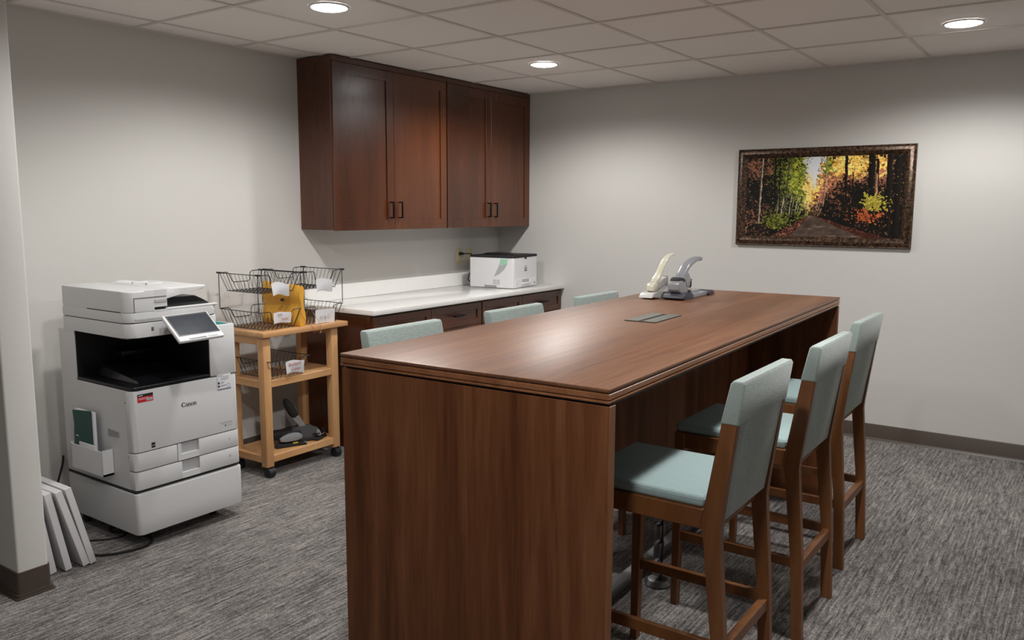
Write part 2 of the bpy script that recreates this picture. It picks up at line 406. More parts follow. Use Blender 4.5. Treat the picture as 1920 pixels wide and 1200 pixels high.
# ------------------------------------------------------------------ wall cabinets
def shaker(x0, x1, z0, z1, yf, th=.02, st=.066, rec=.008):
    """framed door or drawer front facing -Y, front face at yf"""
    g = MB(); b = .0012
    g.box(x0, x0+st, yf, yf+th, z0, z1, b, 1); g.box(x1-st, x1, yf, yf+th, z0, z1, b, 1)
    g.box(x0+st, x1-st, yf, yf+th, z0, z0+st, b, 1); g.box(x0+st, x1-st, yf, yf+th, z1-st, z1, b, 1)
    g.box(x0+st-.002, x1-st+.002, yf+rec, yf+th-.002, z0+st-.002, z1-st+.002)
    return g
def bow_handle(p0, p1, out=.028, r=.0048):
    """bar pull between two points on a face towards -Y"""
    p0, p1 = Vector(p0), Vector(p1); o = Vector((0, -out, 0)); d = (p1-p0).normalized()*r
    g = MB()
    g.bar(p0+o-d, p1+o+d, r*2.1, r*1.9, .001, (0, 1, 0)); g.bar(p0, p0+o, r*1.8, r*1.8, .0008, tuple(d)); g.bar(p1, p1+o, r*1.8, r*1.8, .0008, tuple(d))
    return g
CD, CB = .3174, 1.368
def wall_cab(x0, x1, seam, label, trimside):
    r = root('wall_cabinet', ((x0+x1)/2, -.15, CB), label, 'cabinet', group='wall cabinets')
    part('carcass', MB().box(x0, x1, -CD+.021, -.001, CB+.004, H-.002, .001, 1), M['cherry'], r)
    part('top_rail', MB().box(x0, x1, -CD+.002, -CD+.021, H-.035, H-.003, .001, 1), M['cherry_h'], r)
    zt = H-.037
    d1 = part('door', shaker(x0+.003, seam-.0012, CB, zt, -CD), M['cherry'], r)
    part('handle', bow_handle((seam-.042, -CD, 1.447), (seam-.042, -CD, 1.549)), M['handle'], d1)
    d2 = part('door', shaker(seam+.0012, x1-.003, CB, zt, -CD), M['cherry'], r)
    part('handle', bow_handle((seam+.044, -CD, 1.447), (seam+.044, -CD, 1.549)), M['handle'], d2)
    return r
wall_cab(-2.158, -1.072, -1.622, 'left dark cherry wall cabinet with two doors, its plain side panel showing', 0)
wall_cab(-1.068, -.003, -.536, 'right dark cherry wall cabinet with two doors, tight in the room corner', 1)

# ------------------------------------------------------------------ base cabinets and worktop
CT, CF = .8965, -.663
def base_cab(x0, x1, seam, label):
    r = root('base_cabinet', ((x0+x1)/2, -.32, 0), label, 'cabinet', group='base cabinets')
    g = MB().box(x0, x1, -.615, -.001, .09, CT-.031, .001, 1); g.box(x0, x1, -.55, -.02, 0, .09)
    part('carcass', g, M['cherry'], r)
    for a, b in ((x0+.004, seam-.0015), (seam+.0015, x1-.004)):
        d = part('drawer', shaker(a, b, .70, CT-.045, -.638, .022, .045), M['cherry_h'], r)
        c = (a+b)/2
        g = bow_handle((c-.052, -.638, .782), (c+.052, -.638, .782))
        part('handle', g, M['handle'], d)
        d = part('door', shaker(a, b, .095, .697, -.638, .022, .06), M['cherry'], r)
        hx = b-.04 if a < seam-.1 else a+.04
        part('handle', bow_handle((hx, -.638, .53), (hx, -.638, .63)), M['handle'], d)
base_cab(-2.172, -1.083, -1.635, 'left dark cherry base cabinet under the worktop, next to the birch cart')
base_cab(-1.079, -.004, -.568, 'right dark cherry base cabinet under the worktop, below the small printer')
r = root('countertop', (-1.1, -.33, CT-.03), 'long white polished stone worktop with low backsplash on the cherry base cabinets', 'worktop')
part('slab', MB().box(-2.192, -.001, CF, -.001, CT-.030, CT, .002), M['quartz'], r)
part('backsplash', MB().box(-2.192, -.002, -.021, -.001, CT+.0002, CT+.101, .0015, 1), M['quartz'], r)

# ------------------------------------------------------------------ tall work table
TX, TY, TR, TL, TWD, TH = -3.9977, -2.2918, math.radians(1.8654), 2.635, .9254, 1.067
tr = root('work_table', (TX, TY, 0), 'tall long walnut laminate table with full-width end panels in the middle of the room', 'table', rz=TR)
def tloc(x, y):
    dx, dy = x-TX, y-TY; c, s = math.cos(TR), math.sin(TR); return (dx*c+dy*s, -dx*s+dy*c)
g = MB()
g.box(0, TL, -TWD, 0, TH-.010, TH, .0035, 2)
top = part('tabletop', g, M['table_top'], tr, False)
g = MB(); g.box(.006, TL-.006, -TWD+.006, -.006, TH-.038, TH-.0098)
g.box(.001, TL-.001, -TWD+.001, -.001, TH-.030, TH-.014, .002, 1); g.box(.0, TL, -TWD, 0, TH-.039, TH-.032, .0028, 2)
part('edge_band', g, M['table_edge'], top, False)
g = MB(); g.box(.014, TL-.014, -TWD+.006, -.014, TH-.046, TH-.039)
part('spacer_strip', g, M['spacer'], tr, False)
g = MB().box(.004, .036, -TWD+.002, -.004, 0.004, TH-.046, .001, 1)
ep = part('end_panel', g, M['table_side'], tr, False)
part('edge_strip', MB().box(.003, .037, -TWD-.0005, -TWD+.002, 0.004, TH-.046, .001, 1), M['table_strip'], ep, False)
g = MB().box(TL-.036, TL-.004, -TWD+.002, -.004, 0.004, TH-.046, .001, 1)
part('end_panel', g, M['table_side'], tr, False)
ym = tloc(-2.9, -2.72)[1]
part('modesty_panel', MB().box(.036, TL-.036, ym-.013, ym+.013, .44, TH-.046), M['table_side'], tr, False)
part('support_rail', MB().box(.036, TL-.036, ym-.022, ym+.022, .415, .44, .002), M['alu'], tr, False, label='grey metal rail along the bottom of the modesty panel')
part('foot_rail', MB().box(.036, TL-.036, ym-.022, ym+.022, .004, .036, .002), M['alu'], tr, False, label='grey metal rail along the floor')
u0, v0 = tloc(-2.80, -2.79); u1, v1 = tloc(-2.53, -2.646)
g = MB().box(u0, u1, v0, v1, TH+.0002, TH+.0022, .0008, 1)
hatch = part('power_hatch', g, M['blackm'], tr, False, label='flat cable hatch let into the tabletop')
vm = (v0+v1)/2
for a, b in ((v0+.004, v0+.022), (v0+.0245, vm-.011), (vm+.011, v1-.0245), (v1-.022, v1-.004)):
    part('lid', MB().box(u0+.003, u1-.003, a, b, TH+.0022, TH+.0042, .0005, 1), M['hatch'], hatch, False)

# cable spine hanging below the hatch
r = root('cable_spine', (-2.80, -2.83, 0), 'silver jointed cable spine standing on a round foot under the tall table', 'cable spine')
part('foot', MB().lathe([(.05, 0), (.052, .006), (.040, .024), (.02, .028)], seg=28), M['dsteel'], r, False)
for i in range(6):
    z = .045+i*.075; dx = .010*math.sin(i*.9)
    g = MB().box(-.026+dx, .022+dx, -.014, .014, z, z+.058, .004, 2)
    part('segment', g, M['dsteel'] if i % 3 else M['grey_p'], r, False)
g = MB().tube([(.010*math.sin(i*.9)-.003, -.012, .03+i*.075) for i in range(7)], .006, 8)
g.tube([(.03+.01*math.sin(i*.9), .0, .03+i*.075) for i in range(7)], .003, 6)
part('cord', g, M['blackm'], r, False)

# ------------------------------------------------------------------ bar stools
def build_stool():
    r = root('bar_stool', (0, 0, 0), 'x', 'bar stool', group='bar stools around the tall table')
    for sx in (-1, 1):
        a, b = sorted((sx*.212, sx*.184))
        prof = [(-.212, 0), (-.196, .31), (-.166, .585), (-.155, .64), (-.205, .937), (-.250, .937), (-.215, .66), (-.212, .62), (-.236, .31), (-.250, 0)]
        part('leg', MB().prism(prof, 0, a, b, .002, 1), M['stool_wood'], r, False)
        a, b = sorted((sx*.212, sx*.180))
        g = MB(); g.hexa([(a+ (0.004 if sx<0 else 0)*0, .222, 0), (b, .222, 0), (b, .248, 0), (a, .248, 0), (a, .210, .683), (b, .210, .683), (b, .250, .683), (a, .250, .683)], .002, 1)
        part('leg', g, M['stool_wood'], r, False)
        a, b = sorted((sx*.209, sx*.188))
        part('side_rail', MB().box(a, b, -.165, .211, .625, .682, .002, 1), M['stool_wood'], r, False)
        a, b = sorted((sx*.206, sx*.188))
        part('stretcher', MB().box(a, b, -.20, .224, .262, .298, .002, 1), M['stool_wood'], r, False)
    part('front_rail', MB().box(-.181, .181, .222, .246, .625, .682, .002, 1), M['stool_wood'], r, False)
    part('back_rail', MB().box(-.185, .185, -.178, -.160, .60, .64, .002, 1), M['stool_wood'], r, False)
    part('stretcher', MB().box(-.185, .185, -.232, -.206, .245, .283, .002, 1), M['stool_wood'], r, False)
    # seat cushion with a soft crown
    g = MB(); n = 10; bm = g.bm
    g.box(-.2, .2, -.158, .252, .681, .716, .0125, 3)
    for v in bm.verts:
        if v.co.z > .70:
            v.co.z += .010*(1-(v.co.x/.2)**2)*(1-((v.co.y-.05)/.2)**2)
    part('seat', g, M['aqua'], r, False, angle=50)
    piping = rrect(-.199, .199, -.157, .251, .013)
    part('piping', MB().tube([(x, y, .704) for x, y in piping], .0018, 6, close=True), M['aqua'], r, False)
    # upholstered back: panel between the stiles, cap wrapping over them
    g = MB().prism([(-.160, .645), (-.206, .94), (-.250, .94), (-.205, .645)], 0, -.186, .186, .004, 2)
    bk = part('backrest', g, M['aqua_back'], r, False)
    g = MB().prism([(-.202, .935), (-.226, 1.048), (-.234, 1.057), (-.262, 1.057), (-.268, 1.048), (-.252, .935)], 0, -.215, .215, .006, 3)
    part('top_wrap', g, M['aqua_back'], bk, False, angle=50)
    return r
proto = build_stool()
stools = [(-3.428, -3.180, 0.0, 'nearest bar stool at the table corner, its aqua seat half in shadow'),
          (-2.715, -3.190, 0.0, 'middle aqua bar stool of the three on the right side of the table'),
          (-2.018, -3.163, 0.0, 'farthest aqua bar stool on the right side of the table, nearest the framed picture'),
          (-3.365, -2.222, PI-.004, 'aqua bar stool back showing over the table edge, closest to the birch cart'),
          (-2.615, -2.235, PI, 'aqua bar stool back showing over the table edge, in front of the white worktop'),
          (-1.860, -2.247, PI, 'aqua bar stool back farthest off on the cabinet side of the table')]
for i, (x, y, rz, lab) in enumerate(stools):
    o = proto if i == 0 else copy_tree(proto)
    o.location = (x, y, 0); o.rotation_euler = (0, 0, rz); o['label'] = lab

# ------------------------------------------------------------------ heavy duty staplers on the table
def smooth_loop(pts, it=1):
    for _ in range(it):
        out = []
        n = len(pts)
        for i in range(n):
            p, q = pts[i], pts[(i+1) % n]
            out.append((p[0]*.75+q[0]*.25, p[1]*.75+q[1]*.25)); out.append((p[0]*.25+q[0]*.75, p[1]*.25+q[1]*.75))
        pts = out
    return pts
Yg = -2.50
r = root('heavy_duty_stapler', (-1.84, Yg, TH), 'large silver-grey desk stapler with dark base ends and raised curved handle on the table', 'stapler')
# base with dark rubber ends
g = MB().prism([(-1.86, TH+.001), (-1.66, TH+.001), (-1.655, TH+.022), (-1.86, TH+.024)], 1, Yg-.047, Yg+.047, .004)
g.box(-1.86, -1.70, Yg-.020, Yg+.020, TH+.018, TH+.034, .004)
part('base', g, M['silver'], r)
g = MB().prism(smooth_loop([(-2.0, TH), (-1.990, TH+.030), (-1.93, TH+.036), (-1.865, TH+.030), (-1.845, TH)], 2), 1, Yg-.055, Yg+.055, .012, 3)
part('front_foot', g, M['slate'], r)
g = MB().prism(smooth_loop([(-1.672, TH), (-1.664, TH+.026), (-1.60, TH+.026), (-1.565, TH)], 2), 1, Yg-.055, Yg+.055, .01, 3)
part('rear_foot', g, M['slate'], r)
g = MB().prism(smooth_loop([(-1.985, TH+.03), (-1.990, TH+.086), (-1.965, TH+.098), (-1.915, TH+.085), (-1.880, TH+.05), (-1.868, TH+.03)], 2), 1, Yg-.030, Yg+.030, .018, 4)
part('nose', g, M['silver'], r)
body = [(-1.664, 1.256, .010, .004), (-1.672, 1.2560, .019, .011), (-1.725, 1.2575, .021, .013), (-1.784, 1.246, .022, .015), (-1.842, 1.226, .023, .017), (-1.880, 1.198, .024, .019), (-1.905, 1.168, .026, .024), (-1.900, 1.145, .027, .034), (-1.868, 1.128, .024, .030), (-1.845, 1.120, .015, .018)]
g = lever(resample(body), Yg)
g.prism(smooth_loop([(-1.905, 1.150), (-1.850, 1.200), (-1.822, 1.186), (-1.808, 1.160), (-1.801, 1.124), (-1.865, 1.110)], 1), 1, Yg-.015, Yg+.015, .005, 2)
part('handle', g, M['silver'], r)
g = MB().prism(smooth_loop([(-1.975, 1.13), (-1.978, 1.168), (-1.940, 1.182), (-1.885, 1.150), (-1.868, 1.115), (-1.93, 1.14)], 2), 1, Yg-.0265, Yg+.0265, .010, 3)
part('pivot_cover', g, M['blackm'], r)
g = MB().box(-1.803, -1.790, Yg-.013, Yg+.013, 1.120, 1.160, .002); g.box(-1.815, -1.806, Yg-.016, Yg+.016, 1.116, 1.150, .002)
part('latch', g, M['blackm'], r)
g = MB().cyl((-1.845, Yg-.03, TH+.030), (-1.845, Yg+.03, TH+.030), .012, 16)
part('guide_knob', g, M['slate'], r)
Yw = -2.372
r = root('heavy_duty_stapler', (-1.9, Yw, TH), 'cream and pale grey desk stapler with raised handle, behind the silver-grey one on the table', 'stapler')
g = MB().prism(smooth_loop([(-2.04, TH), (-2.015, TH+.030), (-1.95, TH+.034), (-1.62, TH+.018), (-1.60, TH)], 1), 1, Yw-.038, Yw+.038, .008, 3)
g.prism(smooth_loop([(-1.93, TH+.02), (-1.86, TH+.052), (-1.80, TH+.052), (-1.76, TH+.02)], 2), 1, Yw-.025, Yw+.025, .006, 2)
part('base', g, M['putty'], r)
g = MB().prism(smooth_loop([(-1.985, 1.098), (-1.985, 1.128), (-1.972, 1.147), (-1.925, 1.142), (-1.912, 1.100)], 1), 1, Yw-.021, Yw+.021, .007, 3)
part('nose', g, M['cream'], r)
g = MB().prism(smooth_loop([(-1.925, 1.104), (-1.920, 1.138), (-1.85, 1.160), (-1.809, 1.168), (-1.806, 1.126)], 1), 1, Yw-.015, Yw+.015, .004, 2)
part('magazine', g, M['putty'], r)
body = [(-1.700, 1.2775, .006, .003), (-1.712, 1.277, .013, .006), (-1.760, 1.272, .014, .009), (-1.803, 1.256, .015, .010), (-1.840, 1.228, .016, .012), (-1.868, 1.200, .017, .014), (-1.895, 1.172, .018, .017), (-1.925, 1.150, .019, .020), (-1.950, 1.138, .015, .012)]
g = lever(resample(body), Yw)
part('handle', g, M['cream'], r)
part('latch', MB().box(-1.806, -1.797, Yw-.014, Yw+.014, 1.118, 1.170, .002), M['grey_p'], r)

# ------------------------------------------------------------------ office copier
CX0, CX1, CY0, CY1 = -3.790, -3.235, -.745, -.142
cp = root('copier', (-3.51, -.44, 0), 'large white floor-standing office copier with tilted touch screen against the left wall', 'copier')
def slab(x0, x1, y0, y1, z0, z1, r_=.03, bev=.003, which=(1, 1, 0, 0)):
    return MB().prism(rrect(x0, x1, y0, y1, r_, which), 2, z0, z1, bev, 2)
part('pedestal', slab(CX0-.003, CX1+.004, CY0-.004, CY1, .036, .226, .02, .004, (1, 1, 1, 1)), M['white'], cp)
for x, y in ((CX0+.11, CY0+.13), (CX1-.09, CY0+.13), (CX0+.05, CY1-.06), (CX1-.05, CY1-.06)):
    part('caster', MB().cyl((x-.012, y, -.006), (x+.012, y, -.006), .026, 16).box(x-.014, x+.014, y-.014, y+.014, .01, .045), M['blackm'], cp)
g = MB().box(CX0+.004, CX1-.004, CY0+.02, CY1, .226, .242)
g.box(CX0+.012, CX1-.012, CY0+.035, CY0+.05, .24, .70)
part('core', g, M['seam'], cp)
g = MB().box(CX0+.001, CX1-.001, CY0+.050, CY1-.001, .241, .700, .002, 1)
g.box(CX0+.001, -3.388, -.285, CY1-.001, .700, .936)
part('body_shell', g, M['white'], cp)
# front plates: paper drawers and front door
def plate(x0, x1, z0, z1, cut=None, rl=True, rr=True):
    g = MB().prism(rrect(x0, x1, CY0, CY0+.048, .022, (1 if rl else 0, 1 if rr else 0, 0, 0)), 2, z0, z1, .002, 1)
    return g
def drawer_front(x0, x1, z0, z1, px0, px1, pz0, rl, rr):
    """plate with a finger recess at its top edge"""
    g = MB()
    for a, b, l, q in ((x0, px0, rl, False), (px1, x1, False, rr)):
        g.prism(rrect(a, b, CY0, CY0+.048, .020, (1 if l else 0, 1 if q else 0, 0, 0)), 2, z0, z1, .0006, 1)
    g.box(px0, px1, CY0, CY0+.048, z0, pz0)
    return g
d2 = part('paper_drawer', drawer_front(CX0, CX1, .245, .328, -3.560, -3.466, .272, True, True), M['white'], cp)
part('finger_recess', MB().box(-3.560, -3.466, CY0+.012, CY0+.03, .272, .326), M['lgrey'], d2)
d1 = part('paper_drawer', drawer_front(-3.578, CX1, .333, .414, -3.560, -3.466, .362, False, True), M['white'], cp)
part('finger_recess', MB().box(-3.560, -3.466, CY0+.012, CY0+.03, .362, .412), M['lgrey'], d1)
part('side_cover', plate(CX0, -3.582, .333, .414, None, True, False), M['white'], cp)
part('front_door', plate(CX0, CX1, .419, .699), M['white'], cp)
part('seam_line', MB().box(-3.388, CX1-.001, CY0-.0006, CY0+.002, .7005, .7035), M['seam'], cp)
tw = MB().prism(rrect(-3.386, CX1, CY0, CY1, .016, (0, 1, 0, 0)), 2, .7038, .946, .002, 1)
part('tower', tw, M['white'], cp)
g = MB().box(-3.300, CX1+.0-.012, CY0+.03, CY0+.16, .9462, .9468)
part('tower_recess', g, M['black'], cp)
# output bay
g = MB().prism(rrect(CX0+.002, -3.389, CY0+.001, -.286, .028, (1, 0, 0, 0)), 2, .6995, .716, .002, 1)
g.box(-3.391, -3.3865, CY0+.004, -.286, .70, .935); g.box(CX0+.004, -3.39, -.292, -.2855, .70, .935); g.box(CX0+.02, -3.39, CY0+.03, -.29, .929, .9355)
g.hexa([(-3.72, -.70, .716), (-3.45, -.70, .716), (-3.45, -.35, .716), (-3.72, -.35, .716), (-3.70, -.66, .724), (-3.47, -.66, .718), (-3.47, -.35, .765), (-3.70, -.35, .768)], .006)
g.box(-3.62, -3.42, -.40, -.30, .80, .825, .004)
part('output_tray', g, M['black'], cp)
# scanner unit and lid
part('scanner', slab(CX0, -3.322, CY0, CY1-.02, .936, 1.000, .045, .004, (1, 1, 1, 1)), M['white'], cp)
part('seam_line', slab(CX0+.006, -3.33, CY0+.006, CY1-.03, .998, 1.006, .04, 0, (1, 1, 1, 1)), M['seam'], cp)
g = slab(CX0+.001, -3.324, CY0+.002, CY1-.02, 1.0045, 1.047, .042, .003, (1, 1, 1, 1))
lid = part('scanner_lid', g, M['white'], cp)
g = MB().prism(rrect(CX0+.002, -3.655, CY0+.003, CY1-.025, .04, (1, 0, 0, 1)), 2, 1.047, 1.143, .007, 3)
g.box(-3.70, -3.592, CY0+.0034, CY1-.0254, 1.066, 1.1426)
feeder = part('document_feeder', g, M['white'], cp)
g = MB().box(CX0+.001, CX0+.004, CY0+.05, CY0+.33, 1.0485, 1.0525); g.box(CX0+.04, -3.594, CY0+.0012, CY0+.004, 1.1115, 1.1135)
g.box(CX0+.0378, CX0+.0395, CY0+.0012, CY0+.006, 1.0485, 1.1125)
part('seam_line', g, M['seam'], feeder)
g = MB().box(-3.652, -3.594, CY0+.0, CY0+.004, 1.088, 1.100)
part('grip', g, M['lgrey'], feeder)
part('front_strip', MB().box(-3.75, -3.60, CY0-.0005, CY0+.003, 1.0125, 1.021), M['lgrey'], lid)
# paper input tray rising to the right
prof = [(-3.592, 1.143), (-3.575, 1.148), (-3.50, 1.140), (-3.385, 1.147), (-3.380, 1.140), (-3.395, 1.130), (-3.47, 1.120), (-3.53, 1.110), (-3.592, 1.095)]
g = MB().prism(prof, 1, CY0+.012, -.28, .004, 2)
g.prism([(-3.592, 1.143), (-3.55, 1.158), (-3.46, 1.146), (-3.46, 1.140), (-3.592, 1.140)], 1, -.30, -.255, .003)
g.box(-3.55, -3.47, -.52, -.50, 1.140, 1.156, .003); g.box(-3.55, -3.47, -.40, -.385, 1.140, 1.154, .003)
part('input_tray', g, M['white'], feeder)
g = MB().prism([(-3.66, 1.0475), (-3.66, 1.085), (-3.60, 1.095), (-3.43, 1.100), (-3.395, 1.082), (-3.365, 1.060), (-3.335, 1.0475)], 1, CY0+.03, -.22, .004, 2)
g.box(-3.655, -3.60, CY0+.008, CY0+.04, 1.052, 1.066)
part('output_surface', g, M['black'], feeder)
g = MB().box(-3.592, -3.325, CY0+.002, CY0+.03, 1.047, 1.057, .004); g.box(-3.66, -3.59, CY0+.001, CY0+.03, 1.047, 1.053)
part('tray_rim', g, M['white'], feeder)
# control panel
TLc, TRc, BLc, BRc = Vector((-3.655, -.792, 1.030)), Vector((-3.430, -.800, 1.034)), Vector((-3.655, -.925, .926)), Vector((-3.430, -.937, .932))
nrm = (TRc-TLc).cross(BLc-TLc).normalized()
if nrm.y > 0: nrm = -nrm
def pquad(u0, u1, v0, v1, d0, d1, bev):
    def P(u, v, d): return TLc + (TRc-TLc)*u + (BLc-TLc)*v + nrm*d
    g = MB(); g.hexa([P(u0, v1, d0), P(u1, v1, d0), P(u1, v0, d0), P(u0, v0, d0), P(u0, v1, d1), P(u1, v1, d1), P(u1, v0, d1), P(u0, v0, d1)], bev, 3); return g
cpan = part('control_panel', pquad(0, 1, 0, 1, -.018, 0, .006), M['white2'], cp)
part('bezel', pquad(.05, .965, .04, .83, -.001, .0008, .0), M['black'], cpan)
part('screen', pquad(.08, .94, .09, .79, .0004, .0014, .0), M['screen'], cpan)
g = pquad(.22, .60, .93, .965, -.001, .001, 0)
part('slot', g, M['black'], cpan)
part('button', pquad(.66, .86, .885, .955, -.001, .003, .001), M['white2'], cpan)
part('panel_arm', MB().bar((-3.54, -.740, .975), (-3.54, -.84, .972), .12, .03, .004), M['white'], cp)
# labels and marks on the front
Y_ = CY0-.0009
def fbox(x0, x1, z0, z1, y=Y_, th=.0012): return MB().box(x0, x1, y, y+th, z0, z1)
lb = part('warning_label', fbox(-3.763, -3.688, .646, .683), M['red'], cp, label='red sticker with a black head strip')
part('label_header', fbox(-3.763, -3.688, .671, .683, Y_-.0002), M['ink'], lb)
g = fbox(-3.758, -3.738, .675, .678, Y_-.0004); g.box(-3.757, -3.710, Y_-.0004, Y_, .664, .6655); g.box(-3.757, -3.728, Y_-.0004, Y_, .659, .6605)
part('printed_lines', g, M['paper'], lb)
q = part('code_field', fbox(-3.722, -3.692, .651, .662, Y_-.0004), M['paper'], lb)
g = MB()
for i in range(12): g.box(-3.720+i*.0022, -3.7190+i*.0022, Y_-.0007, Y_-.0003, .653, .660)
part('bar_code', g, M['ink'], q)
ib = part('information_label', fbox(-3.352, -3.274, .630, .704), M['white2'], cp)
g = MB()
for i, (a, b, z) in enumerate(((-3.348, -3.318, .699), (-3.335, -3.288, .692), (-3.33, -3.286, .684), (-3.33, -3.292, .678), (-3.332, -3.31, .666), (-3.332, -3.314, .661), (-3.332, -3.30, .651), (-3.332, -3.304, .646))):
    g.box(a, b, Y_-.0005, Y_, z, z+.0012)
g.box(-3.350, -3.275, Y_-.0005, Y_, .631, .6345); g.box(-3.349, -3.338, Y_-.0005, Y_, .659, .669); g.box(-3.349, -3.338, Y_-.0005, Y_, .643, .653)
g.tube([(-3.289+.009*math.cos(a*PI/10), Y_-.0003, .648+.009*math.sin(a*PI/10)) for a in range(20)], .0007, 4, close=True)
part('printed_lines', g, M['ink_blue'], ib)
g = fbox(-3.708, -3.690, .428, .452)
part('energy_mark', g, M['ink'], cp)
part('energy_mark', fbox(-3.706, -3.692, .438, .4395, Y_-.0003), M['paper'], cp)
g = fbox(-3.345, -3.275, .464, .467); g.box(-3.335, -3.275, Y_, Y_+.001, .457, .4585); g.box(-3.305, -3.280, Y_, Y_+.001, .447, .449)
part('model_line', g, M['ink_grey'], cp); part('colour_dot', fbox(-3.318, -3.312, .445, .451), M['ink'], cp)
g = MB()
for i in range(3): g.box(-3.678, -3.666, CY0-.0006, CY0+.001, .962+i*.006, .966+i*.006)
part('scanner_mark', g, M['ink'], cp)
for txt, z in (('1', .372), ('2', .286)):
    g = text_mb(txt, .014); g.xf(front_xf(-3.300, Y_, z)); part('drawer_number', g, M['ink'], cp)
# maker's name in heavy serif letters
def ribbon(g, pts, ws):
    n = len(pts); L_, R_ = [], []
    for i in range(n):
        p0, p1 = pts[max(i-1, 0)], pts[min(i+1, n-1)]
        dx, dz = p1[0]-p0[0], p1[1]-p0[1]; l = math.hypot(dx, dz) or 1
        nx, nz = -dz/l, dx/l
        L_.append((pts[i][0]+nx*ws[i]/2, pts[i][1]+nz*ws[i]/2)); R_.append((pts[i][0]-nx*ws[i]/2, pts[i][1]-nz*ws[i]/2))
    for i in range(n-1):
        g.bm.faces.new([g.bm.verts.new((q[0], 0, q[1])) for q in (L_[i], L_[i+1], R_[i+1], R_[i])])
def arc(cx, cz, rx, rz, a0, a1, thick, thin, n=18):
    pts = []; ws = []
    for i in range(n+1):
        a = math.radians(a0+(a1-a0)*i/n); pts.append((cx+rx*math.cos(a), cz+rz*math.sin(a))); ws.append(thin+(thick-thin)*abs(math.cos(a))**1.3)
    return pts, ws
g = MB(); x_ = 0
p, q_ = arc(.42, .5, .36, .46, 48, 318, .26, .07); ribbon(g, p, q_); ribbon(g, [(.70, .98), (.66, .62)], [.05, .09])
x_ = .86
def let_n(x):
    ribbon(g, [(x+.10, 0), (x+.10, .66)], [.17, .17]); ribbon(g, [(x-.02, .02), (x+.22, .02)], [.05, .05]); ribbon(g, [(x-.02, .62), (x+.1, .66)], [.06, .06])
    p, q_ = arc(x+.32, .42, .17, .22, 160, 0, .17, .08, 10); ribbon(g, p, q_)
    ribbon(g, [(x+.49, .44), (x+.49, 0)], [.17, .17]); ribbon(g, [(x+.37, .02), (x+.61, .02)], [.05, .05])
def let_a(x):
    p, q_ = arc(x+.22, .20, .17, .19, 60, 420, .13, .06); ribbon(g, p, q_)
    p, q_ = arc(x+.24, .44, .20, .22, 160, 0, .15, .07, 10); ribbon(g, p, q_)
    ribbon(g, [(x+.44, .46), (x+.44, .04)], [.16, .16]); ribbon(g, [(x+.40, .03), (x+.60, .05)], [.06, .05])
def let_o(x):
    p, q_ = arc(x+.30, .33, .23, .30, 0, 360, .18, .06, 24); ribbon(g, p, q_)
let_a(.84); let_n(1.48); let_o(2.14); let_n(2.80)
s_ = .078/3.42
g.xf(Matrix.Translation((-3.547, CY0-.0006, .584)) @ Matrix.Diagonal((s_, 1, s_*.98, 1)))
part('maker_name', g, M['ink'], cp)
# booklet pocket on the left side
g = MB()
g.box(CX0-.050, CX0-.044, -.560, -.288, .300, .405); g.box(CX0-.050, CX0-.001, -.565, -.559, .290, .412); g.box(CX0-.050, CX0-.001, -.291, -.285, .300, .412)
g.box(CX0-.050, CX0-.001, -.565, -.285, .290, .300); g.box(CX0-.048, CX0-.042, -.50, -.36, .385, .425, .002)
part('booklet_pocket', g, M['white2'], cp)
part('side_grip', MB().hexa([(CX0-.001, -.625, .475), (CX0+.003, -.625, .475), (CX0+.003, -.535, .468), (CX0-.001, -.535, .468), (CX0-.001, -.625, .500), (CX0+.003, -.625, .500), (CX0+.003, -.535, .505), (CX0-.001, -.535, .505)]), M['grey_p'], cp)
g = MB()
for y, z in ((-.69, .645), (-.693, .395)): g.box(CX0-.0012, CX0+.002, y-.004, y+.004, z-.003, z+.003)
part('screw_cap', g, M['grey_p'], cp)
g = MB().box(CX0-.024, CX0-.020, -.480, -.300, .330, .592)
bk = root('booklet', (CX0-.03, -.39, .301), 'dark green booklet standing in the pocket on the side of the copier', 'booklet')
part('cover', MB().prism([(-.470, .302), (-.300, .302), (-.305, .45), (-.312, .50), (-.302, .566), (-.470, .583)], 0, CX0-.040, CX0-.0375), M['green'], bk)
part('pages', MB().box(CX0-.0373, CX0-.024, -.480, -.322, .304, .575), M['paper'], bk)
part('cover_mark', MB().box(CX0-.0404, CX0-.0400, -.345, -.322, .445, .450), M['paper'], bk)
cardo = single('card', MB().hexa([(-3.335, -.715, .9470), (-3.262, -.715, .9470), (-3.262, -.66, .9470), (-3.335, -.66, .9470), (-3.335, -.715, .962), (-3.262, -.715, .9478), (-3.262, -.66, .9478), (-3.32, -.66, .976)]),
       M['teal'], 'small teal card lying on the copier top beside the touch screen', 'card')
def spline(pts, n=8):
    pts = [Vector(p) for p in pts]; out = []
    for i in range(len(pts)-1):
        p0, p1, p2, p3 = pts[max(i-1, 0)], pts[i], pts[i+1], pts[min(i+2, len(pts)-1)]
        for k in range(n):
            t_ = k/n
            out.append(.5*((2*p1)+(p2-p0)*t_+(2*p0-5*p1+4*p2-p3)*t_**2+(3*p1-p0-3*p2+p3)*t_**3))
    out.append(pts[-1]); return out
g = MB().tube(spline([(-3.745, -.012, .27), (-3.77, -.04, .22), (-3.86, -.10, .06), (-3.93, -.22, .006), (-4.0, -.42, .006), (-4.0, -.66, .006), (-3.93, -.765, .006), (-3.80, -.80, .006), (-3.73, -.74, .006), (-3.74, -.62, .006), (-3.79, -.50, .006), (-3.7, -.4, .006)]), .0055, 8)
single('power_cord', g, M['blackm'], 'black power cord looped on the carpet between the white boards and the copier', 'cord')
g = MB().tube(spline([(-3.96, -.48, .005), (-3.86, -.58, .005), (-3.78, -.60, .005), (-3.70, -.50, .005)]), .004, 8)
single('network_cable', g, M['blackm'], 'short dark cable end slipping under the copier', 'cord')

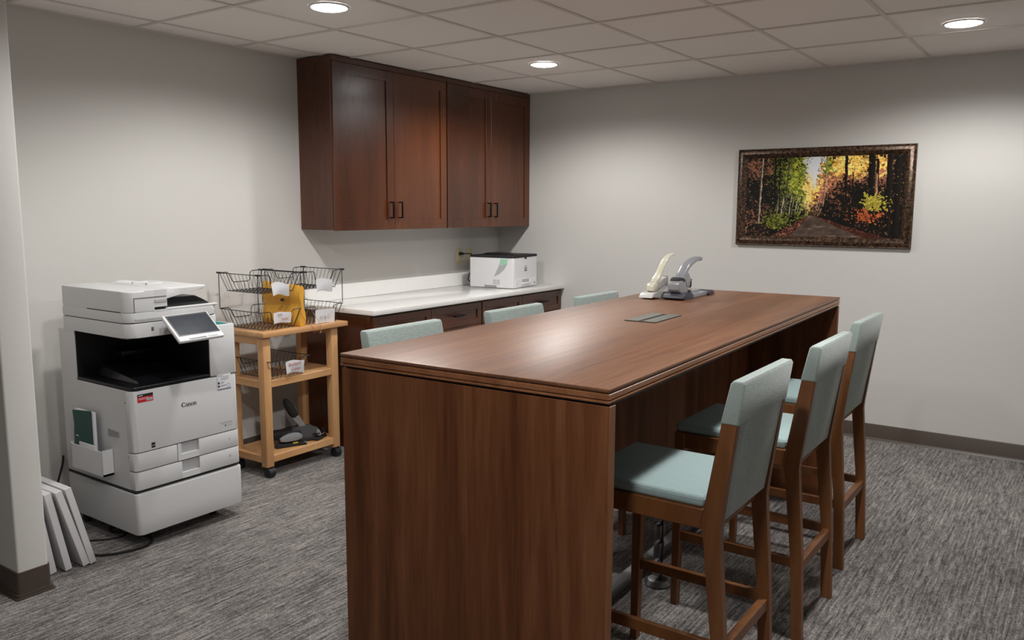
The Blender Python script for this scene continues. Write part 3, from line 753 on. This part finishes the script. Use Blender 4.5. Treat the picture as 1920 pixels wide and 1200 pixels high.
# the copier stands on casters a little proud of the drawn plane
for q_, b_ in ((cp, (-3.51, -.44, 0)), (bk, (CX0-.03, -.39, .301)), (cardo, tuple(cardo.location))):
    q_.scale = (.979,)*3
    q_.location = (-3.5571+(b_[0]+3.51)*.979, -.5183+(b_[1]+.44)*.979, .0317+b_[2]*.979)

# ------------------------------------------------------------------ white boards leaning on the partition
for i, (xb, xt, ye, L_, w_, hh, lab) in enumerate((
        (-4.025, -4.111, -.786, .52, .026, .362, 'white board leaning by the partition, the one nearest the copier'),
        (-4.054, -4.149, -.785, .50, .027, .358, 'white board leaning second from the copier side, touching the outermost one'),
        (-4.121, -4.186, -.772, .50, .027, .357, 'white board leaning third from the copier side of the stack'),
        (-4.176, -4.226, -.756, .50, .026, .350, 'white board leaning closest to the partition wall, mostly hidden by it'))):
    g = MB(); w2 = w_/2
    g.hexa([(xb-w2, ye, .004), (xb+w2, ye, .010), (xb+w2, ye+L_, .010), (xb-w2, ye+L_, .004), (xt-w2, ye, hh-.006), (xt+w2, ye, hh), (xt+w2, ye+L_, hh), (xt-w2, ye+L_, hh-.006)], .0012, 1)
    single('white_board', g, M['board'], lab, 'board', 'white boards leaning by the partition')

# ------------------------------------------------------------------ birch cart
ct = root('utility_cart', (-2.59, -.33, 0), 'light birch three-tier rolling cart between the copier and the base cabinets', 'cart')
KX0, KX1, KY0, KY1 = -2.868, -2.318, -.482, -.160
part('top_board', MB().box(-2.880, -2.252, -.505, -.135, .802, .831, .004), M['maple'], ct)
for x, y in ((KX0, KY0), (KX1-.05, KY0), (KX0, KY1-.05), (KX1-.05, KY1-.05)):
    lg = part('leg', MB().box(x, x+.05, y, y+.05, .062, .802, .003), M['maple_v'], ct)
    cx, cy = x+.032, y+.022
    g = MB().cyl((cx-.022, cy-.006, .028), (cx+.018, cy-.006, .028), .028, 20); g.cyl((cx, cy+.006, .028), (cx, cy+.006, .062), .006, 10)
    part('caster', g, M['dial'], lg)
    part('bolt', MB().cyl((x-.0015, y+.012, .098), (x+.002, y+.012, .098), .006, 12), M['steel'], lg)
for z in (.555, .125):
    s1 = part('shelf', MB().box(KX0+.012, KX1-.012, KY0+.012, KY1-.012, z-.014, z-.002), M['maple'], ct)
    for ya in (KY0+.002, KY1-.022):
        part('rail', MB().box(KX0+.05, KX1-.05, ya, ya+.02, z-.040, z, .002, 1), M['maple'], s1)
    for xa in (KX0+.002, KX1-.022):
        part('rail', MB().box(xa, xa+.02, KY0+.05, KY1-.05, z-.042, z, .002, 1), M['maple_y'], s1)
for xa in (KX0+.002, KX1-.022):
    part('rail', MB().box(xa, xa+.02, KY0+.05, KY1-.05, .757, .802, .001, 1), M['maple_y'], ct)

# ------------------------------------------------------------------ wire baskets
def basket(cx, cy, z0, label, legs=0, tagspec=None, hh=.107):
    r = root('wire_basket', (cx, cy, z0), label, 'wire basket', group='black wire letter baskets')
    W, D, w_, d_ = .145, .177, .108, .156
    rw = .0012
    def rim(h):
        p = []
        p += [(-W, D, h), (-W, -D, h)]
        p += [(-.085, -D, h), (-.070, -D+.002, h-.008), (-.058, -D+.010, h-.052), (-.045, -D+.012, h-.058), (.050, -D+.012, h-.058), (.062, -D+.010, h-.052), (.078, -D+.002, h-.008), (.09, -D, h)]
        p += [(W, -D, h), (W, D, h)]
        p += [(.085, D, h), (.070, D-.002, h-.008), (.058, D-.010, h-.052), (.045, D-.012, h-.058), (-.050, D-.012, h-.058), (-.062, D-.010, h-.052), (-.078, D-.002, h-.008), (-.09, D, h)]
        return p
    part('rim', MB().tube(rim(hh), .0025, 6, close=True), M['wire'], r, False)
    g = MB(); b = .004
    for i in range(11):                       # U wires down one long side, across and up the other
        y = -.150+.300*i/10; yt = y*D/.156
        g.tube([(-W, yt, hh), (-w_-.004, y, b+.006), (-w_+.002, y, b), (w_-.002, y, b), (w_+.004, y, b+.006), (W, yt, hh)], rw, 5)
    for i in range(8):                        # lengthwise wires, up the ends
        x = -.100+.200*i/7; xt = x*W/.108
        h = hh if abs(xt) > .075 else hh-.058
        e = D if abs(xt) > .075 else D-.012
        g.tube([(xt, -e, h), (x, -d_-.003, b+.006), (x, -d_+.003, b+.003), (x, d_-.003, b+.003), (x, d_+.003, b+.006), (xt, e, h)], rw, 5)
    for sx in (-1, 1):
        g.tube([(sx*w_, -d_, b), (sx*w_, d_, b)], rw*1.2, 5)
    part('wire_mesh', g, M['wire'], r, False)
    for i, (sx, sy) in enumerate(((-1, -1), (1, -1), (-1, 1), (1, 1))):
        if not legs: break
        g = MB()
        x, y = sx*(W+.0035), sy*(D-.006)
        g.tube([(x-.0, y-.022*sy, hh+.002), (x, y, hh+.003), (x, y, hh-.204+.006), (x, y-.024*sy, hh-.2045+.0065)], .0024, 6)
        g.tube([(x-.003*sx, y-.020, hh+.001), (x-.003*sx, y+.020, hh+.001)], .0055, 6)
        part('support_leg', g, M['wire'], r, False)
    if tagspec:
        x0, x1, za, zb, wave, words, ink = tagspec
        g = MB(); n = 8; bm = g.bm; rows = []
        for j in range(n+1):
            row = []
            for i in range(n+1):
                u, v = i/n, j/n
                row.append(bm.verts.new((x0+(x1-x0)*u + .006*(v-.5)*wave, -D-.004-.004*wave*math.sin(3*u+2*v)*v+.014*v*(1-.4), zb+(za-zb)*(1-v)+.004*wave*math.sin(5*u))))
            rows.append(row)
        for j in range(n):
            for i in range(n): bm.faces.new([rows[j][i], rows[j+1][i], rows[j+1][i+1], rows[j][i+1]])
        bmesh.ops.solidify(bm, geom=list(bm.faces), thickness=.0006)
        tg = part('name_tag', g, M['paper'], r, False, label='white paper tag folded over the front wires')
        for k_, (txt, sz, tx_, tz_) in enumerate(words):
            g = text_mb(txt, sz, .0004); g.xf(front_xf(tx_, -D-.0095+.006*(za-tz_)/(za-zb), tz_, -.05)); part('handwriting', g, M[ink], tg, False)
    return r
basket(-2.727, -.295, .8315, 'black wire basket on the cart top, lower one of the left pair', 0, (-.055, .070, .098, .036, 1, [('FOR', .017, -.030, .078), ('FILING', .015, .0, .052)], 'ink_red'))
basket(-2.727, -.295, 1.036, 'black wire basket propped up over another, upper one of the left pair', 1, (-.060, .065, .058, -.012, 2.2, [], 'ink'))
basket(-2.405, -.295, .8315, 'black wire basket on the cart top, lower one of the right pair, nearest the worktop', 0, (-.075, .078, .085, .002, .4, [('O & C', .030, -.045, .026)], 'ink_grey'))
basket(-2.405, -.295, 1.036, 'black wire basket propped up over another, upper one of the right pair, nearest the worktop', 1, (-.062, .068, .060, -.016, 1.6, [], 'ink'))
basket(-2.700, -.320, .5565, 'single black wire basket on the middle shelf of the cart', 0, (-.028, .106, .092, .020, 1.4, [('Richland', .026, -.012, .064), ('Center', .023, .008, .036)], 'ink_red'))

# padded envelope standing between the two pairs of baskets
r = root('padded_envelope', (-2.58, -.30, .8315), 'thick yellow-orange padded envelope standing upright between the wire baskets', 'envelope')
g = MB(); bm = g.bm
zs = [.832, .838, .87, .91, .945, .97, 1.0, 1.03, 1.055, 1.077]
xl = [-2.600, -2.608, -2.612, -2.600, -2.588, -2.592, -2.604, -2.604, -2.594, -2.580]
xr = [-2.556, -2.540, -2.530, -2.538, -2.554, -2.552, -2.545, -2.541, -2.548, -2.566]
ys = [(-.470+.335*i/10) for i in range(11)]
L1, R1 = [], []
for z, a, b in zip(zs, xl, xr):
    la, ra = [], []
    for i, y in enumerate(ys):
        e = 1-abs(i/5-1)**3; m_ = (a+b)/2; ww = (b-a)/2*(.55+.45*e); zz = z - (.010*(1-i/10) if z > 1.06 else 0)
        la.append(bm.verts.new((m_-ww, y, zz))); ra.append(bm.verts.new((m_+ww, y, zz)))
    L1.append(la); R1.append(ra)
for j in range(len(zs)-1):
    for i in range(10):
        bm.faces.new([L1[j][i], L1[j][i+1], L1[j+1][i+1], L1[j+1][i]]); bm.faces.new([R1[j][i], R1[j+1][i], R1[j+1][i+1], R1[j][i+1]])
    for i in (0, 10): bm.faces.new([L1[j][i], L1[j+1][i], R1[j+1][i], R1[j][i]])
for i in range(10):
    for j in (0, -1): bm.faces.new([L1[j][i], L1[j][i+1], R1[j][i+1], R1[j][i]])
part('envelope_body', g, M['manila'], r, angle=60)
part('string_button', MB().cyl((-2.612, -.335, .980), (-2.600, -.335, .980), .008, 14), M['blackm'], r)
part('tie_string', MB().tube(spline([(-2.595, -.474, .93), (-2.58, -.478, .89), (-2.555, -.492, .85), (-2.530, -.510, .822), (-2.522, -.512, .79)]), .0013, 5), M['orange'], r)
single('rubber_band', MB().tube(spline([(-2.50, -.40, .852), (-2.495, -.44, .93), (-2.49, -.478, .89), (-2.478, -.508, .845), (-2.474, -.512, .80), (-2.485, -.513, .785)]), .0014, 5), M['tan'], 'thin tan band dangling over the front edge of the cart top', 'band')

# ------------------------------------------------------------------ tools on the bottom shelf of the cart
zs_ = .1255
r = root('heavy_duty_stapler', (-2.50, -.36, zs_), 'dark grey and silver stapler with long black upright handle on the cart bottom shelf', 'stapler')
A = Matrix.Translation((-2.52, -.36, zs_)) @ Matrix.Rotation(math.radians(-28), 4, 'Z')
def tool(mb): mb.xf(A); return mb
part('base', tool(MB().box(-.13, .12, -.040, .040, 0, .020, .006)), M['blackm'], r)
part('body', tool(MB().prism(smooth_loop([(-.10, .02), (-.10, .050), (-.02, .092), (.06, .088), (.105, .058), (.112, .03), (.09, .02)], 2), 1, -.030, .030, .016, 4)), M['dgrey'], r)
part('nose', tool(MB().prism(smooth_loop([(.085, .02), (.085, .07), (.105, .062), (.118, .035), (.118, .02)], 1), 1, -.0305, .0305, .006, 2)), M['steel'], r)
part('lever', tool(MB().hexa([(-.005, -.013, .080), (.035, -.013, .080), (.035, .013, .080), (-.005, .013, .080), (-.052, -.016, .146), (-.010, -.016, .158), (-.010, .016, .158), (-.052, .016, .146)], .003)), M['steel'], r)
part('grip', tool(MB().tube([(-.030, 0, .150), (-.048, 0, .18), (-.070, 0, .22), (-.085, 0, .250), (-.090, 0, .262)], .02, 12, rs=[.021, .026, .025, .017, .006])), M['blackm'], r)
part('magazine', tool(MB().box(-.19, .0, -.035, .035, .02, .075, .015)), M['blackm'], r)
r = root('stapler', (-2.63, -.40, zs_), 'small silver-topped stapler lying at the front of the cart bottom shelf', 'stapler')
A = Matrix.Translation((-2.63, -.41, zs_)) @ Matrix.Rotation(math.radians(-22), 4, 'Z')
part('base', tool(MB().prism([(-.10, 0), (.085, 0), (.080, .012), (.03, .016), (-.09, .022)], 1, -.020, .020, .004)), M['blackm'], r)
part('head', tool(MB().prism(smooth_loop([(-.07, .028), (.055, .030), (.062, .068), (-.0, .078), (-.07, .055)], 1), 1, -.017, .017, .006, 2)), M['silver'], r)
part('sticker', tool(MB().box(0.0, .03, -.0206, -.019, .0165, .0235)), M['yellow'], r)
part('tip', tool(MB().box(.072, .090, -.018, .018, .0, .013, .004)), M['steel'], r)
r = root('hole_punch', (-2.40, -.42, zs_), 'small black hole punch at the right end of the cart bottom shelf', 'hole punch')
A = Matrix.Translation((-2.432, -.405, zs_)) @ Matrix.Rotation(math.radians(20), 4, 'Z')
part('base', tool(MB().box(-.055, .065, -.035, .035, 0, .012, .004)), M['blackm'], r)
part('arm', tool(MB().prism(smooth_loop([(-.05, .03), (-.045, .045), (.05, .030), (.05, .02)], 1), 1, -.028, .028, .003)), M['black'], r)
g = MB()
for s_ in (-.02, .02): g.cyl((.045, s_, .01), (.045, s_, .055), .013, 14)
part('punch_head', tool(g), M['black'], r)
part('pin', tool(MB().cyl((-.04, -.03, .030), (.03, -.03, .026), .003, 8)), M['steel'], r)

# ------------------------------------------------------------------ small printer on the worktop
pr_ = root('desktop_printer', (-.385, -.335, CT), 'small white desktop laser printer with black top on the white worktop', 'printer', rz=math.radians(6))
pw, pd, ph = .200, .195, .236
part('housing', MB().prism(rrect(-pw, pw, -pd, pd, .022, (1, 1, 0, 0)), 2, .004, ph, .004, 2), M['white2'], pr_, False)
tp = part('top_cover', MB().prism(rrect(-pw-.002, pw+.002, -pd-.002, pd, .022, (1, 1, 0, 0)), 2, ph, ph+.018, .004, 2), M['blackm'], pr_, False)
g = MB().hexa([(-.12, -.11, ph+.0185), (.12, -.11, ph+.0185), (.12, .12, ph+.0185), (-.12, .12, ph+.0185), (-.10, -.09, ph+.0195), (.10, -.09, ph+.0195), (.10, .12, ph+.030), (-.10, .12, ph+.030)], .001, 1)
part('output_stop', g, M['black'], tp, False)
g = MB().box(-.022, .012, -pd-.0032, -pd+.004, ph-.014, ph+.002, .003)
part('catch', g, M['black'], pr_, False)
cs = part('cassette', MB().box(-.165, .175, -pd-.003, -pd+.004, .008, .072, .0015, 1), M['white2'], pr_, False)
part('cassette_recess', MB().box(-.065, .048, -pd-.0036, -pd-.0026, .042, .066), M['lgrey'], cs, False)
g = MB().box(-.075, .062, -pd-.016, -pd-.003, .028, .040, .004); g.box(.050, .066, -pd-.012, -pd-.003, .030, .062, .003)
part('cassette_grip', g, M['white2'], cs, False)
part('size_mark', MB().box(.142, .152, -pd-.0038, -pd-.0028, .018, .036), M['ink'], cs, False)
part('slit', MB().box(-.150, -.147, -pd-.0036, -pd-.0028, .014, .056), M['ink_grey'], cs, False)
g = MB()
for z in (.152, .145, .137, .131, .127): g.box(-.022, .018, -pd-.0006, -pd+.001, z, z+(.0035 if z > .14 else .003))
g.box(-.020, .016, -pd-.0006, -pd+.001, .165, .168)
part('front_label', g, M['ink'], pr_, False)
# mint and grey leaf-shaped print on the side (local -X face)
g = MB().prism([(-.148, ph-.008), (-.080, ph-.008), (-.070, .185), (-.095, .178), (-.135, .192)], 0, -pw-.0006, -pw+.001)
part('leaf_print', g, M['mint'], pr_, False, label='mint green leaf-shaped print')
g = MB().prism([(-.145, .200), (-.130, .190), (-.095, .176), (-.070, .184), (-.030, .105), (-.022, .088), (-.070, .110), (-.115, .150)], 0, -pw-.0006, -pw+.001)
part('leaf_shadow_print', g, M['lgrey'], pr_, False, label='pale grey tail of the leaf print')
g = MB()
for i in range(2):
    for j in range(4): g.box(-pw-.0006, -pw+.001, -.072+i*.032, -.046+i*.032, .030+j*.010, .036+j*.010)
part('side_label', g, M['lgrey'], pr_, False)
part('side_grip', MB().box(-pw-.0008, -pw+.001, -.045, .065, .006, .022), M['grey_p'], pr_, False)
# outlets and plug
for x, lab in ((-.548, 'left ivory wall outlet behind the small printer, with the plug in it'), (-.412, 'right ivory wall outlet half hidden by the small printer')):
    r = root('wall_outlet', (x, 0, 1.068), lab, 'outlet', group='ivory wall outlets')
    part('plate', MB().box(x-.035, x+.035, -.007, -.0002, 1.070, 1.186, .002), M['ivory'], r)
    part('socket', MB().box(x-.016, x+.016, -.0095, -.007, 1.085, 1.171, .003), M['ivory'], r)
r = root('power_cord', (-.55, -.05, 1.1), 'black plug and cord running from the left outlet to the small printer', 'cord')
part('plug', MB().cyl((-.548, -.010, 1.150), (-.540, -.045, 1.150), .014, 12, .009), M['blackm'], r)
part('cable', MB().tube(spline([(-.540, -.044, 1.150), (-.53, -.075, 1.152), (-.50, -.10, 1.14), (-.51, -.105, 1.05), (-.54, -.09, .95), (-.53, -.115, .93)]), .0042, 8), M['blackm'], r)

# ------------------------------------------------------------------ framed forest picture
def bronze():
    m, nt, b = new_mat('aged_bronze_frame')
    tc = nt.nodes.new('ShaderNodeTexCoord')
    n = nt.nodes.new('ShaderNodeTexNoise'); n.inputs['Scale'].default_value = 60; n.inputs['Detail'].default_value = 6; n.inputs['Roughness'].default_value = .7
    nt.links.new(tc.outputs['Object'], n.inputs['Vector'])
    r = ramp(nt, [(.38, (.010, .006, .004)), (.50, (.060, .032, .018)), (.66, (.20, .115, .065))])
    nt.links.new(n.outputs['Fac'], r.inputs[0]); nt.links.new(r.outputs[0], b.inputs['Base Color'])
    b.inputs['Metallic'].default_value = .45; b.inputs['Roughness'].default_value = .38
    bp = nt.nodes.new('ShaderNodeBump'); bp.inputs['Strength'].default_value = .3; bp.inputs['Distance'].default_value = .002
    nt.links.new(n.outputs['Fac'], bp.inputs['Height']); nt.links.new(bp.outputs[0], b.inputs['Normal'])
    return m
M['bronze'] = bronze()
FY0, FY1, FZ0, FZ1 = -3.228, -2.090, 1.266, 1.922   # y from right to left in view
fr = root('framed_picture', (0, (FY0+FY1)/2, FZ0), 'wide framed picture of a sunlit autumn forest road on the right wall', 'picture')
fw_ = .064
prof = [(0, -.001), (0, -.020), (.004, -.026), (.010, -.024), (.018, -.030), (.034, -.036), (.048, -.030), (.054, -.022), (.057, -.020), (.064, -.012), (.064, -.001)]
def frame_ring():
    g = MB(); bm = g.bm; rings = []
    for s_, d in prof:
        rings.append([bm.verts.new((d, y, z)) for y, z in ((FY0+s_, FZ0+s_), (FY1-s_, FZ0+s_), (FY1-s_, FZ1-s_), (FY0+s_, FZ1-s_))])
    n = len(rings)
    for i in range(n):
        A, B = rings[i], rings[(i+1) % n]
        for k in range(4): bm.faces.new([A[k], A[(k+1) % 4], B[(k+1) % 4], B[k]])
    return g
part('frame', frame_ring(), M['bronze'], fr)
def paint():
    W, Hh = 420, 212
    rs = np.random.RandomState(3)
    def vn(nx, ny, seed):
        r_ = np.random.RandomState(seed); gx = r_.rand(ny+2, nx+2)
        X = np.linspace(0, nx, W, endpoint=False); Yv = np.linspace(0, ny, Hh, endpoint=False)
        xi = X.astype(int); yi = Yv.astype(int); fx = X-xi; fy = Yv-yi
        fx = fx*fx*(3-2*fx); fy = fy*fy*(3-2*fy)
        a = gx[yi][:, xi]; b = gx[yi][:, xi+1]; c = gx[yi+1][:, xi]; d = gx[yi+1][:, xi+1]
        return (a*(1-fx)+b*fx)*(1-fy)[:, None]+(c*(1-fx)+d*fx)*fy[:, None]
    U, V = np.meshgrid((np.arange(W)+.5)/W, (np.arange(Hh)+.5)/Hh)       # V up
    fine = .5*vn(150, 90, 1)+.3*vn(90, 50, 2)+.2*vn(260, 150, 3)
    mid = .6*vn(26, 16, 4)+.4*vn(55, 34, 5)
    low = .6*vn(7, 5, 6)+.4*vn(13, 9, 7)
    c = lambda *q: np.array(q, float)
    def lerp(A, B, t): t = np.clip(t, 0, 1)[..., None]; return A*(1-t)+B*t
    img = np.zeros((Hh, W, 3))+c(14, 14, 10)
    # tone field: bright opening left of centre, dark woods to both sides
    G = lambda u, v, su, sv: np.exp(-(((U-u)/su)**2+((V-v)/sv)**2))
    glow = G(.43, .70, .10, .40); gl2 = G(.70, .90, .13, .22)+.9*G(.87, .86, .05, .2); gl3 = G(.32, .72, .13, .34); gl4 = G(.52, .80, .16, .3)
    pick = .5*vn(70, 44, 21)+.5*vn(130, 80, 22)
    green = lerp(np.zeros_like(img)+c(58, 74, 22), np.zeros_like(img)+c(178, 176, 66), pick*1.6-.3)
    gold = lerp(np.zeros_like(img)+c(186, 122, 44), np.zeros_like(img)+c(250, 226, 132), pick*1.6-.3)
    rust = lerp(np.zeros_like(img)+c(104, 62, 44), np.zeros_like(img)+c(222, 150, 112), pick*1.6-.3)
    wg = np.clip(1-np.abs(U-.28)/.22, 0, 1)+.5*G(.55, .85, .1, .2); wo = .55*G(.43, .55, .07, .25)+.8*gl2+.3*gl4; wr = .24+.8*G(.05, .25, .14, .2)+.6*G(.07, .88, .1, .2)+.5*G(.62, .5, .18, .3)+.5*G(.86, .75, .1, .3)
    n1, n2, n3 = vn(60, 40, 31), vn(60, 40, 32), vn(60, 40, 33)
    kk = np.argmax(np.stack([wg*(.5+n1), wo*(.5+n2), wr*(.5+n3)]), 0)
    leaf = np.where((kk == 0)[..., None], green, np.where((kk == 1)[..., None], gold, rust))
    light = np.clip(.95*glow+.85*gl2+.6*gl3+.5*gl4+.32*G(.05, .25, .14, .18)+.40*G(.06, .9, .12, .2)+.16, 0, 1)
    on = np.clip((fine+.55*(mid-.5)+.60*light-.74)*7, 0, 1)
    img = lerp(img*(.6+.9*fine[..., None]), leaf*(.40+.75*light[..., None])*(.6+.8*fine[..., None]), on)
    # sky opening, ragged and crossed by twigs
    sky = np.clip(1-np.abs(U-.445)/(.02+.10*np.clip(V-.52, 0, 1)/.45), 0, 1)*np.clip((V-.55)/.12, 0, 1)
    img = lerp(img, np.zeros_like(img)+c(232, 234, 242), (sky*1.3-.55+1.3*(fine-.45)+.8*(mid-.5))*3)
    gap = G(.425, .60, .028, .16)+.6*G(.415, .42, .02, .1); img = lerp(img, np.zeros_like(img)+c(255, 226, 128), gap*1.3*(fine+.25))
    # pale trunks of the left stand
    def trunk(u0, u1, v0, v1, wd, colr, lean=0, seed=0):
        uc = u0+(u1-u0)*((V-v0)/(v1-v0)); wobble = .0015*np.sin(V*40+seed)
        m = (np.abs(U-uc-wobble) < wd) & (V > v0) & (V < v1)
        sh = np.clip(.62+.5*(U-uc)/wd*.8+.5*(fine-.5), .2, 1.15)
        img[m] = (c(*colr)[None]*sh[m][:, None])
    trunk(.093, .107, .16, 1, .0065, (216, 198, 168), seed=1)
    for u, v0, v1, wd, k_ in ((.218, .27, .62, .005, 170), (.245, .26, .5, .007, 205), (.262, .27, .55, .004, 150), (.275, .30, .95, .0045, 120), (.30, .28, .55, .004, 205), (.318, .29, .58, .003, 190), (.34, .30, .5, .004, 215), (.355, .3, .52, .0025, 190), (.372, .3, .46, .003, 225), (.405, .27, .45, .0022, 230), (.47, .28, .46, .0022, 200), (.485, .28, .46, .002, 170), (.50, .28, .42, .0018, 170), (.52, .38, 1, .0032, 190)):
        trunk(u-.004, u+.012, v0, v1, wd, (k_, k_*.93, k_*.78), seed=u*90)
    for u, v0, v1, wd in ((.20, .3, 1, .006), (.232, .3, 1, .004), (.655, .55, 1, .009), (.81, .55, 1, .020), (.845, .2, .95, .008), (.915, .12, 1, .016), (.965, .0, 1, .020), (.70, .4, .8, .004), (.77, .3, .62, .006)):
        trunk(u, u-.006, v0, v1, wd, (34, 24, 17), seed=u*50)
    trunk(.838, .832, .48, .78, .009, (206, 150, 118), seed=4)
    # bright bush and red leaves on the right
    b1 = np.exp(-(((U-.83)/.075)**2+((V-.42)/.11)**2)); m_ = (b1*1.0+1.1*(fine-.5)+.9*(pick-.5)) > .50; img[m_] = lerp(np.zeros((m_.sum(), 3))+c(120, 104, 30), np.zeros((m_.sum(), 3))+c(216, 204, 84), fine[m_]*2-.6)
    b2 = np.exp(-(((U-.79)/.11)**2+((V-.27)/.10)**2)); m_ = ((b2*.75+1.1*(fine-.5)+.9*(pick-.5)) > .52) & (b1 < .5); img[m_] = lerp(np.zeros((m_.sum(), 3))+c(120, 50, 26), np.zeros((m_.sum(), 3))+c(205, 110, 60), fine[m_]*2-.6)
    b3 = np.exp(-(((U-.22)/.12)**2+((V-.20)/.10)**2)); m_ = ((b3*.8+1.1*(fine-.5)+.7*(pick-.5)) > .45); img[m_] = lerp(np.zeros((m_.sum(), 3))+c(50, 58, 18), np.zeros((m_.sum(), 3))+c(150, 150, 50), fine[m_]*2-.6)
    # road narrowing to the bend, leaf litter on both verges
    vt = .262
    lft = .42+(.30-.42)*(1-V/vt)**1.3; rgt = .475+(.78-.475)*(1-V/vt)**1.15
    lft = np.where(V < vt, lft, 9); rgt = np.where(V < vt, rgt, -9)
    verge = (V < vt) & (U > lft-.12*(1-V/vt)-.01) & (U < rgt+.14*(1-V/vt)+.01)
    img[verge] = lerp(np.zeros((verge.sum(), 3))+c(58, 26, 18), np.zeros((verge.sum(), 3))+c(190, 130, 110), (fine[verge]-.45)*3*(1.2-U[verge]))
    road = (V < vt) & (U > lft+.006*(mid-.5)) & (U < rgt+.02*(mid-.5))
    streaks = vn(14, 60, 9)
    img[road] = c(98, 80, 68)[None]*(.55+.55*mid[road][:, None])+c(90, 85, 82)[None]*np.clip((streaks[road][:, None]-.72)*3, 0, 1)
    img = np.clip(img, 0, 255)/255
    lin = np.where(img <= .04045, img/12.92, ((img+.055)/1.055)**2.4)*.95
    return W, Hh, lin
W_, H_, lin = paint()
y0, y1, z0, z1 = FY1-fw_+.003, FY0+fw_-.003, FZ0+fw_-.003, FZ1-fw_+.003
vx = []
for j in range(H_+1):
    for i in range(W_+1): vx.append((-.013, y0+(y1-y0)*i/W_, z0+(z1-z0)*j/H_ - FZ0))
fc = [(j*(W_+1)+i, j*(W_+1)+i+1, (j+1)*(W_+1)+i+1, (j+1)*(W_+1)+i) for j in range(H_) for i in range(W_)]
me = bpy.data.meshes.new('print'); me.from_pydata([(a, b-(FY0+FY1)/2, c_) for a, b, c_ in vx], [], fc)
ca = me.color_attributes.new('paint', 'FLOAT_COLOR', 'CORNER')
cols = np.ones((H_*W_, 4, 4), np.float32); cols[:, :, :3] = lin.reshape(-1, 1, 3)
ca.data.foreach_set('color', cols.ravel())
m, nt, b = new_mat('printed_forest_scene')
at = nt.nodes.new('ShaderNodeVertexColor'); at.layer_name = 'paint'; nt.links.new(at.outputs[0], b.inputs['Base Color']); b.inputs['Roughness'].default_value = .5; b.inputs['Specular IOR Level'].default_value = .2
me.materials.append(m)
o = bpy.data.objects.new('print', me); col.objects.link(o); o.parent = fr
part('backing', MB().box(-.012, -.001, FY0+.01, FY1-.01, FZ0+.01, FZ1-.01), M['blackm'], fr)
